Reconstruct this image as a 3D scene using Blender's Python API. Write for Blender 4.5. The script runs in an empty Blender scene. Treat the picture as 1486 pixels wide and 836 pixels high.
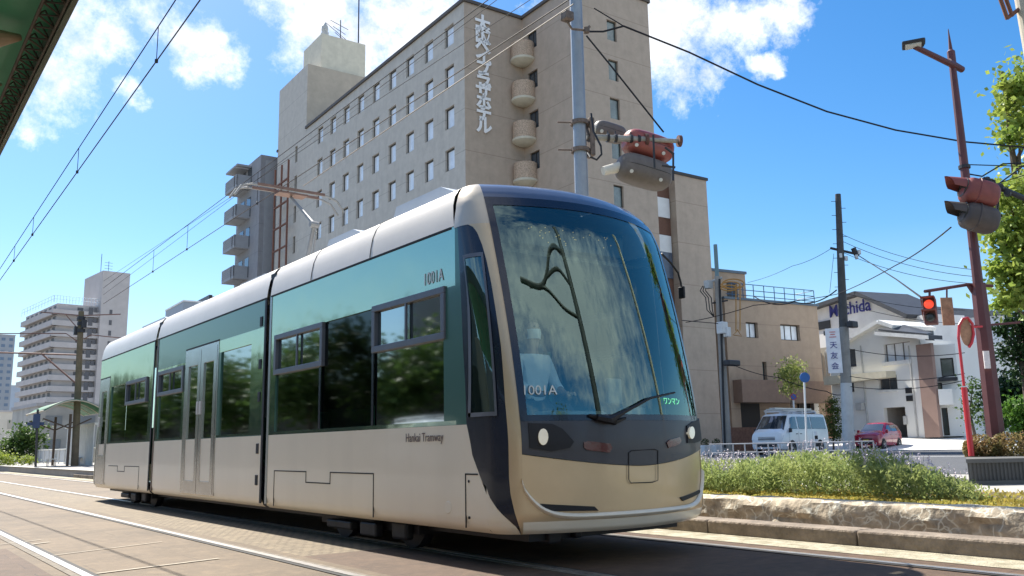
import bpy, bmesh, math, random
from mathutils import Vector, Matrix, noise
random.seed(7)
S=bpy.context.scene
PI=math.pi
# ------------------------------------------------------------------ camera
W,H=1486.,836.
FPX,CX,CY=1258.,743.,418.
YAW,PITCH,ROLL=math.radians(37.15),math.radians(10.25),0.0196
EYE=Vector((0,0,1.0))
F=Vector((math.sin(YAW)*math.cos(PITCH),math.cos(YAW)*math.cos(PITCH),math.sin(PITCH)))
R0=Vector((math.cos(YAW),-math.sin(YAW),0)); U0=R0.cross(F)
R=R0*math.cos(ROLL)-U0*math.sin(ROLL); U=R0*math.sin(ROLL)+U0*math.cos(ROLL)
HF=Vector((math.sin(YAW),math.cos(YAW),0))
cam=bpy.data.cameras.new('camera'); camo=bpy.data.objects.new('camera',cam); S.collection.objects.link(camo)
camo.matrix_world=Matrix(((R.x,U.x,-F.x,0),(R.y,U.y,-F.y,0),(R.z,U.z,-F.z,1.0),(0,0,0,1)))
cam.sensor_width=36; cam.lens=36*FPX/W; cam.clip_end=5000; cam.clip_start=.05
S.camera=camo
# ------------------------------------------------------------------ light
SUN_AZ=math.radians(2.2)     # from +Y, clockwise
SUN_EL=math.radians(50)
SUNDIR=Vector((math.sin(SUN_AZ)*math.cos(SUN_EL),math.cos(SUN_AZ)*math.cos(SUN_EL),math.sin(SUN_EL)))
sl=bpy.data.lights.new('sun','SUN'); sl.energy=SUN_ENERGY=5.0; sl.angle=math.radians(.5); sl.color=(1,.95,.86)
so=bpy.data.objects.new('sun',sl); S.collection.objects.link(so); so.rotation_euler=SUNDIR.to_track_quat('Z','Y').to_euler()
S.view_settings.view_transform='Standard'; S.view_settings.look='None'; S.view_settings.gamma=1
S.view_settings.exposure=1.05
S.render.resolution_x=1024; S.render.resolution_y=576
def ray(x,y): return F+R*((x-CX)/FPX)-U*((y-CY)/FPX)
def onX(x,y,X): r=ray(x,y); return EYE+r*(X/r.x)
def onY(x,y,Y): r=ray(x,y); return EYE+r*(Y/r.y)
def onZ(x,y,Z): r=ray(x,y); return EYE+r*((Z-1.0)/r.z)
def at(x,y,D): r=ray(x,y); return EYE+r*(D/(r.dot(HF)))     # D = level distance ahead
# ------------------------------------------------------------------ world: sky with clouds
wd=bpy.data.worlds.new('World'); S.world=wd; wd.use_nodes=True
nt=wd.node_tree; N=nt.nodes; L=nt.links
for n in list(N): N.remove(n)
out=N.new('ShaderNodeOutputWorld'); bg=N.new('ShaderNodeBackground'); bg.inputs[1].default_value=SKY_STR=0.088
sky=N.new('ShaderNodeTexSky'); sky.sky_type='NISHITA'; sky.sun_disc=False; sky.sun_elevation=SUN_EL; sky.sun_rotation=SUN_AZ
sky.air_density=1.0; sky.dust_density=.5; sky.ozone_density=2.5
hs=N.new('ShaderNodeHueSaturation'); hs.inputs['Saturation'].default_value=1.38; hs.inputs['Value'].default_value=1.0
L.new(sky.outputs[0],hs.inputs['Color'])
tc=N.new('ShaderNodeTexCoord')
def vm(op,a,b=None,s=None):
    n=N.new('ShaderNodeVectorMath'); n.operation=op
    for i,v in enumerate((a,b)):
        if v is None: continue
        if isinstance(v,(tuple,Vector)): n.inputs[i].default_value=v
        else: L.new(v,n.inputs[i])
    if s is not None: n.inputs['Scale'].default_value=s
    return n.outputs['Value'] if op in('DISTANCE','DOT_PRODUCT','LENGTH') else n.outputs[0]
def mm(op,a,b=None,c=None,clamp=False):
    n=N.new('ShaderNodeMath'); n.operation=op; n.use_clamp=clamp
    for i,v in enumerate((a,b,c)):
        if v is None: continue
        if isinstance(v,(int,float)): n.inputs[i].default_value=v
        else: L.new(v,n.inputs[i])
    return n.outputs[0]
d=vm('NORMALIZE',tc.outputs['Generated'])
def nz(scale,detail,rough,vec,off=(0,0,0)):
    n=N.new('ShaderNodeTexNoise'); n.inputs['Scale'].default_value=scale; n.inputs['Detail'].default_value=detail; n.inputs['Roughness'].default_value=rough
    L.new(vm('ADD',vec,off),n.inputs['Vector']); return n
n1=nz(5,8,.62,d); n2=nz(14,8,.68,d,(3,1,2)); n3=nz(1.5,3,.5,vm('MULTIPLY',d,(.45,.45,1.5)),(7,7,7))
warp=vm('SCALE',vm('SUBTRACT',n1.outputs['Color'],(.5,.5,.5)),None,.16)
dw=vm('ADD',d,warp)
blobs=[(145,80,.045),(100,125,.05),(125,40,.035),(185,75,.03),(290,75,.045),(245,55,.035),(65,150,.028),(70,95,.03),(210,165,.02),(312,92,.022),
 (470,20,.09),(540,60,.09),(600,20,.07),(640,70,.05),(500,100,.06),(975,60,.085),(990,120,.055),(1030,30,.05),(1080,12,.04),(1130,12,.032),(1165,5,.025),(1108,92,.020),(1122,98,.014),(960,20,.1),(1035,120,.03),(1050,135,.02),(900,0,.11)]
acc=None
for (x,y,r) in blobs:
    c=ray(x,y).normalized()
    v=mm('SUBTRACT',1.0,mm('DIVIDE',vm('DISTANCE',dw,tuple(c)),r*.95))
    acc=v if acc is None else mm('MAXIMUM',acc,v)
# other directions: broken fair-weather cloud from noise
away=mm('MULTIPLY',mm('SUBTRACT',0.62,vm('DOT_PRODUCT',d,tuple(F)),clamp=False),2.2,clamp=True)
far=mm('MULTIPLY',mm('SUBTRACT',n3.outputs['Fac'],.475),4.5)
acc=mm('MAXIMUM',acc,mm('SUBTRACT',mm('MULTIPLY',far,away),mm('SUBTRACT',1,away)))
n4=nz(34,8,.72,d,(1,5,9))
det=mm('ADD',mm('MULTIPLY',mm('SUBTRACT',n2.outputs['Fac'],.5),2.6),mm('MULTIPLY',mm('SUBTRACT',n4.outputs['Fac'],.5),1.3))
den=mm('ADD',acc,mm('MULTIPLY',det,mm('SUBTRACT',1,mm('MULTIPLY',away,.5))))
cf=mm('POWER',mm('MULTIPLY',mm('SUBTRACT',den,-.05),1.15,clamp=True),1.3)
# cloud colour: bright rims, greyer thick middles
shade=mm('MULTIPLY',mm('SUBTRACT',mm('ADD',acc,mm('MULTIPLY',n1.outputs['Fac'],.6)),.55),1.1,clamp=True)
cm=N.new('ShaderNodeMix'); cm.data_type='RGBA'; L.new(shade,cm.inputs[0]); cm.inputs[6].default_value=(8.5,8.6,8.7,1); cm.inputs[7].default_value=(4.8,5.1,5.7,1)
mx=N.new('ShaderNodeMix'); mx.data_type='RGBA'; L.new(mm('MULTIPLY',cf,.96),mx.inputs[0]); 
sp_=N.new('ShaderNodeSeparateXYZ'); L.new(d,sp_.inputs[0])
hz=mm('MULTIPLY',mm('SUBTRACT',1,mm('MULTIPLY',mm('ABSOLUTE',sp_.outputs[2]),4.5),clamp=True),.75)
hm=N.new('ShaderNodeMix'); hm.data_type='RGBA'; L.new(hz,hm.inputs[0]); L.new(hs.outputs[0],hm.inputs[6]); hm.inputs[7].default_value=(3.6,5.0,6.0,1)
L.new(hm.outputs[2],mx.inputs[6]); L.new(cm.outputs[2],mx.inputs[7])
L.new(mx.outputs[2],bg.inputs[0]); L.new(bg.outputs[0],out.inputs[0])
# ------------------------------------------------------------------ materials
MATS={}
def mat(name,col,rough=.6,metal=0.,var=.12,scale=3.,spec=.5,bump=0.,bscale=None,coat=0.,emit=None,tint=None,tscale=.4,tamt=.5):
    if name in MATS: return MATS[name]
    m=bpy.data.materials.new(name); m.use_nodes=True; t=m.node_tree; b=t.nodes['Principled BSDF']
    b.inputs['Roughness'].default_value=rough; b.inputs['Metallic'].default_value=metal
    b.inputs['Specular IOR Level'].default_value=spec
    if coat: b.inputs['Coat Weight'].default_value=coat; b.inputs['Coat Roughness'].default_value=.04
    c=tuple(col)+(1,)
    co=t.nodes.new('ShaderNodeTexCoord')
    if var>0:
        n=t.nodes.new('ShaderNodeTexNoise'); n.inputs['Scale'].default_value=scale; n.inputs['Detail'].default_value=6; n.inputs['Roughness'].default_value=.65
        t.links.new(co.outputs['Object'],n.inputs['Vector'])
        r=t.nodes.new('ShaderNodeValToRGB'); r.color_ramp.elements[0].position=.3; r.color_ramp.elements[1].position=.7
        r.color_ramp.elements[0].color=tuple(min(1,v*(1-var)) for v in col)+(1,); r.color_ramp.elements[1].color=tuple(min(1,v*(1+var)) for v in col)+(1,)
        t.links.new(n.outputs['Fac'],r.inputs[0]); src=r.outputs[0]
        if tint:
            n2=t.nodes.new('ShaderNodeTexNoise'); n2.inputs['Scale'].default_value=tscale; n2.inputs['Detail'].default_value=5
            t.links.new(co.outputs['Object'],n2.inputs['Vector'])
            rr=t.nodes.new('ShaderNodeMapRange'); rr.inputs[1].default_value=.42; rr.inputs[2].default_value=.68; rr.inputs[4].default_value=tamt
            t.links.new(n2.outputs['Fac'],rr.inputs[0])
            x=t.nodes.new('ShaderNodeMix'); x.data_type='RGBA'; t.links.new(rr.outputs[0],x.inputs[0]); t.links.new(src,x.inputs[6]); x.inputs[7].default_value=tuple(tint)+(1,); src=x.outputs[2]
        t.links.new(src,b.inputs['Base Color'])
    else: b.inputs['Base Color'].default_value=c
    if bump:
        n=t.nodes.new('ShaderNodeTexNoise'); n.inputs['Scale'].default_value=bscale or scale*4; n.inputs['Detail'].default_value=5
        t.links.new(co.outputs['Object'],n.inputs['Vector']); bp=t.nodes.new('ShaderNodeBump'); bp.inputs['Strength'].default_value=bump; bp.inputs['Distance'].default_value=.02
        t.links.new(n.outputs['Fac'],bp.inputs['Height']); t.links.new(bp.outputs[0],b.inputs['Normal'])
    if emit: b.inputs['Emission Color'].default_value=tuple(emit[:3])+(1,); b.inputs['Emission Strength'].default_value=emit[3]
    MATS[name]=m; return m
def glass(name,trans,base=.12,k=.9,rough=0.01,ior=1.5,gcol=(1,1,1)):
    m=bpy.data.materials.new(name); m.use_nodes=True; t=m.node_tree
    for n in list(t.nodes): t.nodes.remove(n)
    o=t.nodes.new('ShaderNodeOutputMaterial'); a=t.nodes.new('ShaderNodeBsdfTransparent'); a.inputs[0].default_value=tuple(trans)+(1,)
    g=t.nodes.new('ShaderNodeBsdfGlossy'); g.inputs['Roughness'].default_value=rough; g.inputs[0].default_value=tuple(gcol)+(1,)
    f=t.nodes.new('ShaderNodeFresnel'); f.inputs[0].default_value=ior
    ma=t.nodes.new('ShaderNodeMath'); ma.operation='MULTIPLY_ADD'; ma.inputs[1].default_value=k; ma.inputs[2].default_value=base; ma.use_clamp=True
    t.links.new(f.outputs[0],ma.inputs[0])
    x=t.nodes.new('ShaderNodeMixShader'); t.links.new(ma.outputs[0],x.inputs[0]); t.links.new(a.outputs[0],x.inputs[1]); t.links.new(g.outputs[0],x.inputs[2]); t.links.new(x.outputs[0],o.inputs[0])
    MATS[name]=m; return m
def lines_mat(name,col,dark,period,width,rough=.85,axis=2,var=.1,scale=1.5,off=0.,streak=.15,period2=0,bump=.15,mott=None):
    m=mat(name,col,rough,var=var,scale=scale,bump=bump,bscale=30); t=m.node_tree; b=t.nodes['Principled BSDF']
    src=b.inputs['Base Color'].links[0].from_socket
    co=t.nodes.new('ShaderNodeTexCoord'); sp=t.nodes.new('ShaderNodeSeparateXYZ'); t.links.new(co.outputs['Object'],sp.inputs[0])
    def M(op,a,b_=None,c=None,cl=False):
        n=t.nodes.new('ShaderNodeMath'); n.operation=op; n.use_clamp=cl
        for i,v in enumerate((a,b_,c)):
            if v is None: continue
            if isinstance(v,(int,float)): n.inputs[i].default_value=v
            else: t.links.new(v,n.inputs[i])
        return n.outputs[0]
    fr=M('FRACT',M('DIVIDE',M('ADD',sp.outputs[axis],off),period))
    ln=M('LESS_THAN',fr,width/period)
    if period2:
        ad=M('ADD',sp.outputs[0],sp.outputs[1]); fr2=M('FRACT',M('DIVIDE',ad,period2)); ln=M('MAXIMUM',ln,M('LESS_THAN',fr2,width/period2))
    # vertical grime streaks running down the wall
    mp=t.nodes.new('ShaderNodeMapping'); mp.inputs['Scale'].default_value=(2.2,2.2,.12); t.links.new(co.outputs['Object'],mp.inputs[0])
    ns=t.nodes.new('ShaderNodeTexNoise'); ns.inputs['Scale'].default_value=1.; ns.inputs['Detail'].default_value=5; t.links.new(mp.outputs[0],ns.inputs['Vector'])
    st=M('MULTIPLY',M('SUBTRACT',ns.outputs['Fac'],.5),streak*6,cl=True)
    x=t.nodes.new('ShaderNodeMix'); x.data_type='RGBA'; t.links.new(st,x.inputs[0]); t.links.new(src,x.inputs[6]); x.inputs[7].default_value=tuple(v*.55 for v in col)+(1,)
    y=t.nodes.new('ShaderNodeMix'); y.data_type='RGBA'; t.links.new(M('MULTIPLY',ln,.6),y.inputs[0]); t.links.new(x.outputs[2],y.inputs[6]); y.inputs[7].default_value=tuple(dark)+(1,)
    t.links.new(y.outputs[2],b.inputs['Base Color']); return m
# ------------------------------------------------------------------ mesh builder
class MB:
    def __init__(s): s.v=[]; s.f=[]; s.sm=False
    def add(s,vs,fs):
        o=len(s.v); s.v+= [Vector(v) for v in vs]; s.f+=[tuple(i+o for i in f) for f in fs]; return s
    def box(s,c,d,rot=None,bev=0.):
        x,y,z=d[0]/2,d[1]/2,d[2]/2
        if bev<=0:
            vs=[Vector((a,b,e)) for e in(-z,z) for b in(-y,y) for a in(-x,x)]
            fs=[(0,2,3,1),(4,5,7,6),(0,1,5,4),(2,6,7,3),(0,4,6,2),(1,3,7,5)]
        else:
            bm=bmesh.new(); bmesh.ops.create_cube(bm,size=1); 
            for v in bm.verts: v.co=Vector((v.co.x*2*x,v.co.y*2*y,v.co.z*2*z))
            bmesh.ops.bevel(bm,geom=bm.edges[:],offset=bev,segments=2,profile=.5,affect='EDGES'); bm.verts.index_update()
            vs=[v.co.copy() for v in bm.verts]; fs=[tuple(v.index for v in f.verts) for f in bm.faces]; bm.free()
        if rot is not None: vs=[rot@v for v in vs]
        return s.add([v+Vector(c) for v in vs],fs)
    def bb(s,a,b,bev=0.): # min max corners
        a=Vector(a);b=Vector(b); return s.box((a+b)/2,[abs(v) for v in (b-a)],None,bev)
    def tube(s,pts,r,n=8,cap=True):
        pts=[Vector(p) for p in pts]; rs=r if isinstance(r,(list,tuple)) else [r]*len(pts)
        o=len(s.v); prev=None
        for i,p in enumerate(pts):
            t=(pts[min(i+1,len(pts)-1)]-pts[max(i-1,0)]).normalized()
            if prev is None: a=t.orthogonal().normalized()
            else: a=(prev-t*prev.dot(t)); a=a.normalized() if a.length>1e-6 else t.orthogonal().normalized()
            prev=a; b=t.cross(a)
            for k in range(n):
                an=2*PI*k/n; s.v.append(p+(a*math.cos(an)+b*math.sin(an))*rs[i])
        for i in range(len(pts)-1):
            for k in range(n):
                k2=(k+1)%n; s.f.append((o+i*n+k,o+i*n+k2,o+(i+1)*n+k2,o+(i+1)*n+k))
        if cap:
            s.f.append(tuple(o+k for k in range(n))[::-1]); s.f.append(tuple(o+(len(pts)-1)*n+k for k in range(n)))
        return s
    def lathe(s,prof,c=(0,0,0),n=20,axis=None,a0=0,a1=2*PI):
        # prof: (radius, height) list around axis z (or axis vector)
        q=Vector(axis).to_track_quat('Z','Y') if axis is not None else None
        o=len(s.v); full=abs(a1-a0-2*PI)<1e-6; m=n if full else n+1
        for (r,h) in prof:
            for k in range(m):
                an=a0+(a1-a0)*k/n; v=Vector((r*math.cos(an),r*math.sin(an),h))
                if q: v=q@v
                s.v.append(v+Vector(c))
        for i in range(len(prof)-1):
            for k in range(n):
                k2=(k+1)%m if full else k+1
                s.f.append((o+i*m+k,o+i*m+k2,o+(i+1)*m+k2,o+(i+1)*m+k))
        return s
    def prism(s,poly,dv): # poly: list of 3D points (planar), extruded by dv
        n=len(poly); dv=Vector(dv); vs=[Vector(p) for p in poly]+[Vector(p)+dv for p in poly]
        return s.add(vs,[tuple(range(n))[::-1],tuple(range(n,2*n))]+[(i,(i+1)%n,n+(i+1)%n,n+i) for i in range(n)])
    def quad(s,a,b,c,d_): return s.add([a,b,c,d_],[(0,1,2,3)])
    def grid(s,fn,us,vs):
        o=len(s.v)
        for u in us:
            for v in vs: s.v.append(Vector(fn(u,v)))
        m=len(vs)
        for i in range(len(us)-1):
            for j in range(m-1): s.f.append((o+i*m+j,o+(i+1)*m+j,o+(i+1)*m+j+1,o+i*m+j+1))
        return s
    def build(s,name,m,parent=None,smooth=None,solid=0.,bevel=0.):
        me=bpy.data.meshes.new(name)
        vs=s.v
        if parent is not None:
            inv=WM.get(parent.name,Matrix.Identity(4)).inverted(); vs=[inv@v for v in vs]
        me.from_pydata([tuple(v) for v in vs],[],s.f)
        o=bpy.data.objects.new(name,me); S.collection.objects.link(o)
        mm_=m if isinstance(m,(list,tuple)) else [m]
        for q in mm_: me.materials.append(q)
        if parent is not None: o.parent=parent; WM[o.name]=WM.get(parent.name,Matrix.Identity(4))
        sm=s.sm if smooth is None else smooth
        bm=bmesh.new(); bm.from_mesh(me)
        if sm: bmesh.ops.remove_doubles(bm,verts=bm.verts[:],dist=1e-5)
        bmesh.ops.recalc_face_normals(bm,faces=bm.faces[:])
        if sm:
            for f in bm.faces: f.smooth=True
            for e in bm.edges:
                if len(e.link_faces)==2 and e.calc_face_angle(0)>math.radians(38): e.smooth=False
        bm.to_mesh(me); bm.free()
        if solid:
            md=o.modifiers.new('solid','SOLIDIFY'); md.thickness=abs(solid); md.offset=-1 if solid>0 else 1
        if bevel:
            md=o.modifiers.new('bevel','BEVEL'); md.width=bevel; md.segments=2; md.limit_method='ANGLE'
        return o
WM={}
def tag(o,label,cat,group=None):
    o['label']=label; o['category']=cat
    if group: o['group']=group
    return o
def thing(name,label,cat,loc=(0,0,0),rz=0.,group=None):
    o=bpy.data.objects.new(name,None); S.collection.objects.link(o); o.location=loc; o.rotation_euler=(0,0,rz); o.empty_display_size=.3
    WM[o.name]=Matrix.Translation(Vector(loc))@Matrix.Rotation(rz,4,'Z')
    return tag(o,label,cat,group)
def struct(o,kind='structure'): o['kind']=kind; return o
def copy_tree(o,parent=None):
    c=o.copy(); S.collection.objects.link(c)
    if parent is not None: c.parent=parent
    for ch in list(o.children): copy_tree(ch,c)
    return c
def relabel(o,label,group=None):
    o['label']=label
    if group: o['group']=group
FONTCACHE={}
def text(name,body,m,parent,P,right,up,size,depth=.004,spacing=1.,align='CENTER',bold=0.,sx=1.):
    cu=bpy.data.curves.new(name,'FONT'); cu.body=body; cu.size=size; cu.extrude=depth/2; cu.align_x=align; cu.align_y='CENTER'; cu.space_character=spacing; cu.offset=bold; cu.resolution_u=3
    to=bpy.data.objects.new(name+'_c',cu); S.collection.objects.link(to)
    dg=bpy.context.evaluated_depsgraph_get(); dg.update(); me=bpy.data.meshes.new_from_object(to.evaluated_get(dg))
    bpy.data.objects.remove(to); bpy.data.curves.remove(cu)
    rt=Vector(right).normalized(); upv=Vector(up); upv=(upv-rt*upv.dot(rt)).normalized(); nn=rt.cross(upv)
    M=Matrix(((rt.x*sx,upv.x,nn.x,P[0]),(rt.y*sx,upv.y,nn.y,P[1]),(rt.z*sx,upv.z,nn.z,P[2]),(0,0,0,1)))
    if parent is not None: M=WM.get(parent.name,Matrix.Identity(4)).inverted()@M
    me.transform(M); me.materials.clear(); me.materials.append(m); me.name=name
    o=bpy.data.objects.new(name,me); S.collection.objects.link(o)
    if parent is not None: o.parent=parent; WM[o.name]=WM.get(parent.name,Matrix.Identity(4))
    return o
def wallgrid(mb,P,d,n,L_,z0,z1,holes=(),rec=.12,flip=False):
    """wall from P along unit d, outward normal n, with rectangular openings and their reveals"""
    P=Vector((P[0],P[1],0)); d=Vector((d[0],d[1],0)); n=Vector((n[0],n[1],0))
    A=sorted({0,L_}|{h[0] for h in holes}|{h[1] for h in holes}); Z=sorted({z0,z1}|{h[2] for h in holes}|{h[3] for h in holes})
    A=[a for a in A if 0<=a<=L_]; Z=[z for z in Z if z0<=z<=z1]
    for j in range(len(Z)-1):
        i=0
        while i<len(A)-1:
            def inh(i): 
                a=(A[i]+A[i+1])/2; z=(Z[j]+Z[j+1])/2
                return any(h[0]<a<h[1] and h[2]<z<h[3] for h in holes)
            if inh(i): i+=1; continue
            k=i
            while k+1<len(A)-1 and not inh(k+1): k+=1
            a,b=P+d*A[i],P+d*A[k+1]
            mb.quad(a+Vector((0,0,Z[j])),b+Vector((0,0,Z[j])),b+Vector((0,0,Z[j+1])),a+Vector((0,0,Z[j+1]))); i=k+1
    for h in holes:
        a,b=P+d*h[0],P+d*h[1]; r=n*(-rec); za,zb=Vector((0,0,h[2])),Vector((0,0,h[3]))
        mb.quad(a+za,a+za+r,a+zb+r,a+zb); mb.quad(b+za,b+zb,b+zb+r,b+za+r)
        mb.quad(a+za,b+za,b+za+r,a+za+r); mb.quad(a+zb,a+zb+r,b+zb+r,b+zb)
def window(parent,P,d,n,h,rec,fm,pm,fw=.05,mull=1,name='window',rails=0):
    P=Vector((P[0],P[1],0)); d=Vector((d[0],d[1],0)); n=Vector((n[0],n[1],0)); up=Vector((0,0,1))
    a0,a1,z0,z1=h; fr=MB(); base=-n*(rec*.75)
    def bar(x0,x1,y0,y1,t=.05):
        p=[P+d*x0+up*y0+base,P+d*x1+up*y0+base,P+d*x1+up*y1+base,P+d*x0+up*y1+base]; fr.prism(p,-n*t)
    bar(a0,a1,z0,z0+fw); bar(a0,a1,z1-fw,z1); bar(a0,a0+fw,z0+fw,z1-fw); bar(a1-fw,a1,z0+fw,z1-fw)
    for k in range(1,mull+1):
        if mull>0:
            x=a0+(a1-a0)*k/(mull+1); bar(x-fw*.4,x+fw*.4,z0+fw,z1-fw)
    for k in range(1,rails+1):
        z=z0+(z1-z0)*k/(rails+1); bar(a0+fw,a1-fw,z-fw*.3,z+fw*.3,.04)
    w=fr.build(name,fm,parent); pn=MB(); b2=-n*(rec*.75+.03)
    pn.quad(P+d*a0+up*z0+b2,P+d*a1+up*z0+b2,P+d*a1+up*z1+b2,P+d*a0+up*z1+b2)
    pn.build('pane',pm,w); return w
def leaves(mb,c,rad,n,size,shell=.55,squash=1.,flat=.0,seedfn=None):
    for _ in range(n):
        while True:
            p=Vector((random.uniform(-1,1),random.uniform(-1,1),random.uniform(-1,1)))
            if p.length<=1: break
        l=p.length; 
        if l>0 and random.random()<shell: p=p/l*(l**.35)
        q=Vector((p.x*rad[0],p.y*rad[1],p.z*rad[2]))+Vector(c)
        leaf(mb,q,size*random.uniform(.6,1.3))
def leaf(mb,q,s,aspect=.55):
    n=Vector((random.gauss(0,1),random.gauss(0,1),random.gauss(0,1)+.8)).normalized(); a=n.orthogonal().normalized(); a=Matrix.Rotation(random.uniform(0,2*PI),3,n)@a; b=n.cross(a)*aspect
    m=q+n*s*.18
    mb.add([q-a*s*.5,q+b*s*.5-n*s*.0,q+a*s*.5,q-b*s*.5,],[(0,1,2,3)])
# ------------------------------------------------------------------ colours
leafy=lambda name,col,var=.45,sc=1.3: mat(name,col,.55,var=var,scale=sc,spec=.35)
def leafmat(name,col,col2,scale=2.):
    m=bpy.data.materials.new(name); m.use_nodes=True; t=m.node_tree; b=t.nodes['Principled BSDF']; b.inputs['Roughness'].default_value=.5; b.inputs['Specular IOR Level'].default_value=.3
    co=t.nodes.new('ShaderNodeTexCoord'); n=t.nodes.new('ShaderNodeTexNoise'); n.inputs['Scale'].default_value=scale; n.inputs['Detail'].default_value=6; n.inputs['Roughness'].default_value=.75
    t.links.new(co.outputs['Object'],n.inputs['Vector']); r=t.nodes.new('ShaderNodeValToRGB'); r.color_ramp.elements[0].position=.35; r.color_ramp.elements[1].position=.65
    r.color_ramp.elements[0].color=tuple(col)+(1,); r.color_ramp.elements[1].color=tuple(col2)+(1,); t.links.new(n.outputs['Fac'],r.inputs[0]); t.links.new(r.outputs[0],b.inputs['Base Color'])
    tr=t.nodes.new('ShaderNodeBsdfTranslucent'); t.links.new(r.outputs[0],tr.inputs[0]); x=t.nodes.new('ShaderNodeMixShader'); x.inputs[0].default_value=.4
    o=t.nodes['Material Output']; t.links.new(b.outputs[0],x.inputs[1]); t.links.new(tr.outputs[0],x.inputs[2]); t.links.new(x.outputs[0],o.inputs[0]); MATS[name]=m; return m
STEEL=mat('steel',(.45,.45,.46),.35,.9,.1,20)
GALV=mat('galvanised',(.30,.32,.35),.5,.5,.12,4)
BLACK=mat('black_rubber',(.012,.012,.014),.6,0,.2,8)
DARK=mat('dark_metal',(.035,.035,.04),.5,.3,.2,5)
WHITE=mat('white_paint',(.78,.78,.76),.5,0,.06,2)
# ------------------------------------------------------------------ ground
def paving(name,c1,c2,mort,sx,ms=.012,sc=1.,rough=.8,dirt=.35,spec=.4):
    m=bpy.data.materials.new(name); m.use_nodes=True; t=m.node_tree; b=t.nodes['Principled BSDF']; b.inputs['Roughness'].default_value=rough; b.inputs['Specular IOR Level'].default_value=spec
    co=t.nodes.new('ShaderNodeTexCoord'); br=t.nodes.new('ShaderNodeTexBrick'); br.inputs['Scale'].default_value=sc; br.inputs['Brick Width'].default_value=sx[0]; br.inputs['Row Height'].default_value=sx[1]
    br.inputs['Mortar Size'].default_value=ms; br.inputs['Color1'].default_value=tuple(c1)+(1,); br.inputs['Color2'].default_value=tuple(c2)+(1,); br.inputs['Mortar'].default_value=tuple(mort)+(1,)
    t.links.new(co.outputs['Object'],br.inputs['Vector'])
    def nn(s,dt=7):
        n=t.nodes.new('ShaderNodeTexNoise'); n.inputs['Scale'].default_value=s; n.inputs['Detail'].default_value=dt; n.inputs['Roughness'].default_value=.7; t.links.new(co.outputs['Object'],n.inputs['Vector']); return n
    def ramp(n,lo,hi,a,b_):
        r=t.nodes.new('ShaderNodeMapRange'); r.inputs[1].default_value=lo; r.inputs[2].default_value=hi; r.inputs[3].default_value=a; r.inputs[4].default_value=b_; t.links.new(n.outputs['Fac'],r.inputs[0]); return r
    src=br.outputs[0]
    for s,col,lo,hi,am in ((1.1,tuple(v*.6 for v in c1),.48,.62,.6),(3.5,tuple(min(1,v*1.5) for v in c1),.52,.66,.5),(.35,tuple(v*.45 for v in c1),.45,.7,dirt),(9,tuple(min(1,v*1.7) for v in c1),.5,.75,.5),(60,tuple(v*.4 for v in c1),.5,.7,.5)):
        x=t.nodes.new('ShaderNodeMix'); x.data_type='RGBA'; t.links.new(ramp(nn(s),lo,hi,0,am).outputs[0],x.inputs[0]); t.links.new(src,x.inputs[6]); x.inputs[7].default_value=tuple(col)+(1,); src=x.outputs[2]
    t.links.new(src,b.inputs['Base Color']); bp=t.nodes.new('ShaderNodeBump'); bp.inputs['Strength'].default_value=.5; bp.inputs['Distance'].default_value=.01
    t.links.new(nn(70,4).outputs['Fac'],bp.inputs['Height']); t.links.new(bp.outputs[0],b.inputs['Normal']); MATS[name]=m; return m
ASPH=mat('asphalt',(.075,.078,.085),.85,0,.2,6,bump=.4,bscale=80)
PAVE_BROWN=paving('brown_paving',(.165,.118,.072),(.150,.107,.066),(.11,.08,.05),(.9,.9),.010,dirt=.8)
PAVE_TAN=paving('small_tan_setts',(.22,.17,.105),(.18,.135,.085),(.09,.065,.04),(.11,.11),.012,dirt=.3)
PAVE_RED=paving('red_brown_paving',(.115,.070,.042),(.092,.056,.035),(.055,.036,.026),(.9,.45),.008,dirt=.4)
CONC=mat('pale_concrete',(.42,.39,.34),.85,0,.2,2.5,bump=.4,bscale=30,tint=(.25,.22,.18),tscale=1.2)
KERB=mat('weathered_kerb',(.26,.21,.16),.9,0,.35,7,bump=.8,bscale=25,tint=(.13,.1,.075),tscale=1.5,tamt=.8)
def sheet(name,m,x0,y0,x1,y1,z,nx=1,ny=1):
    mb=MB(); mb.quad((x0,y0,z),(x1,y0,z),(x1,y1,z),(x0,y1,z)); return struct(mb.build(name,m))
sheet('ground',mat('far_ground',(.17,.16,.14),.9,0,.25,.05),-1500,-300,2500,3000,-.03)
sheet('paving',PAVE_BROWN,-2.,-8,3.52,60,0)
sheet('paving_strip',PAVE_TAN,3.52,8.,4.6,60,.0)
sheet('paving_inner',PAVE_RED,3.52,-8,7.12,8.,.0)
sheet('paving_bed',PAVE_BROWN,4.6,8.,7.12,60,.0)
sheet('drain_strip',mat('gritty_strip',(.40,.36,.26),.9,0,.35,14,bump=.6,bscale=60,tint=(.2,.17,.1),tscale=5,tamt=.7),7.12,-8,7.62,60,.004)
# brick apron in front, left corner
sheet('brick_apron',PAVE_RED,-2,-8,1.45,11,.004)
# street level right of the tracks
RZ=.28
mb=MB(); mb.bb((9.0,-40,-.02),(400,11.5,RZ)); struct(mb.build('street_ground',mat('street_paving',(.36,.34,.31),.85,0,.14,3,bump=.2)))
mb=MB(); mb.bb((8.6,11.5,-.02),(400,700,RZ-.002)); struct(mb.build('street_ground',mat('street_paving',(.4,.4,.4))))
a=at(1000,655,24); b=at(1486,655,24)
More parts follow.
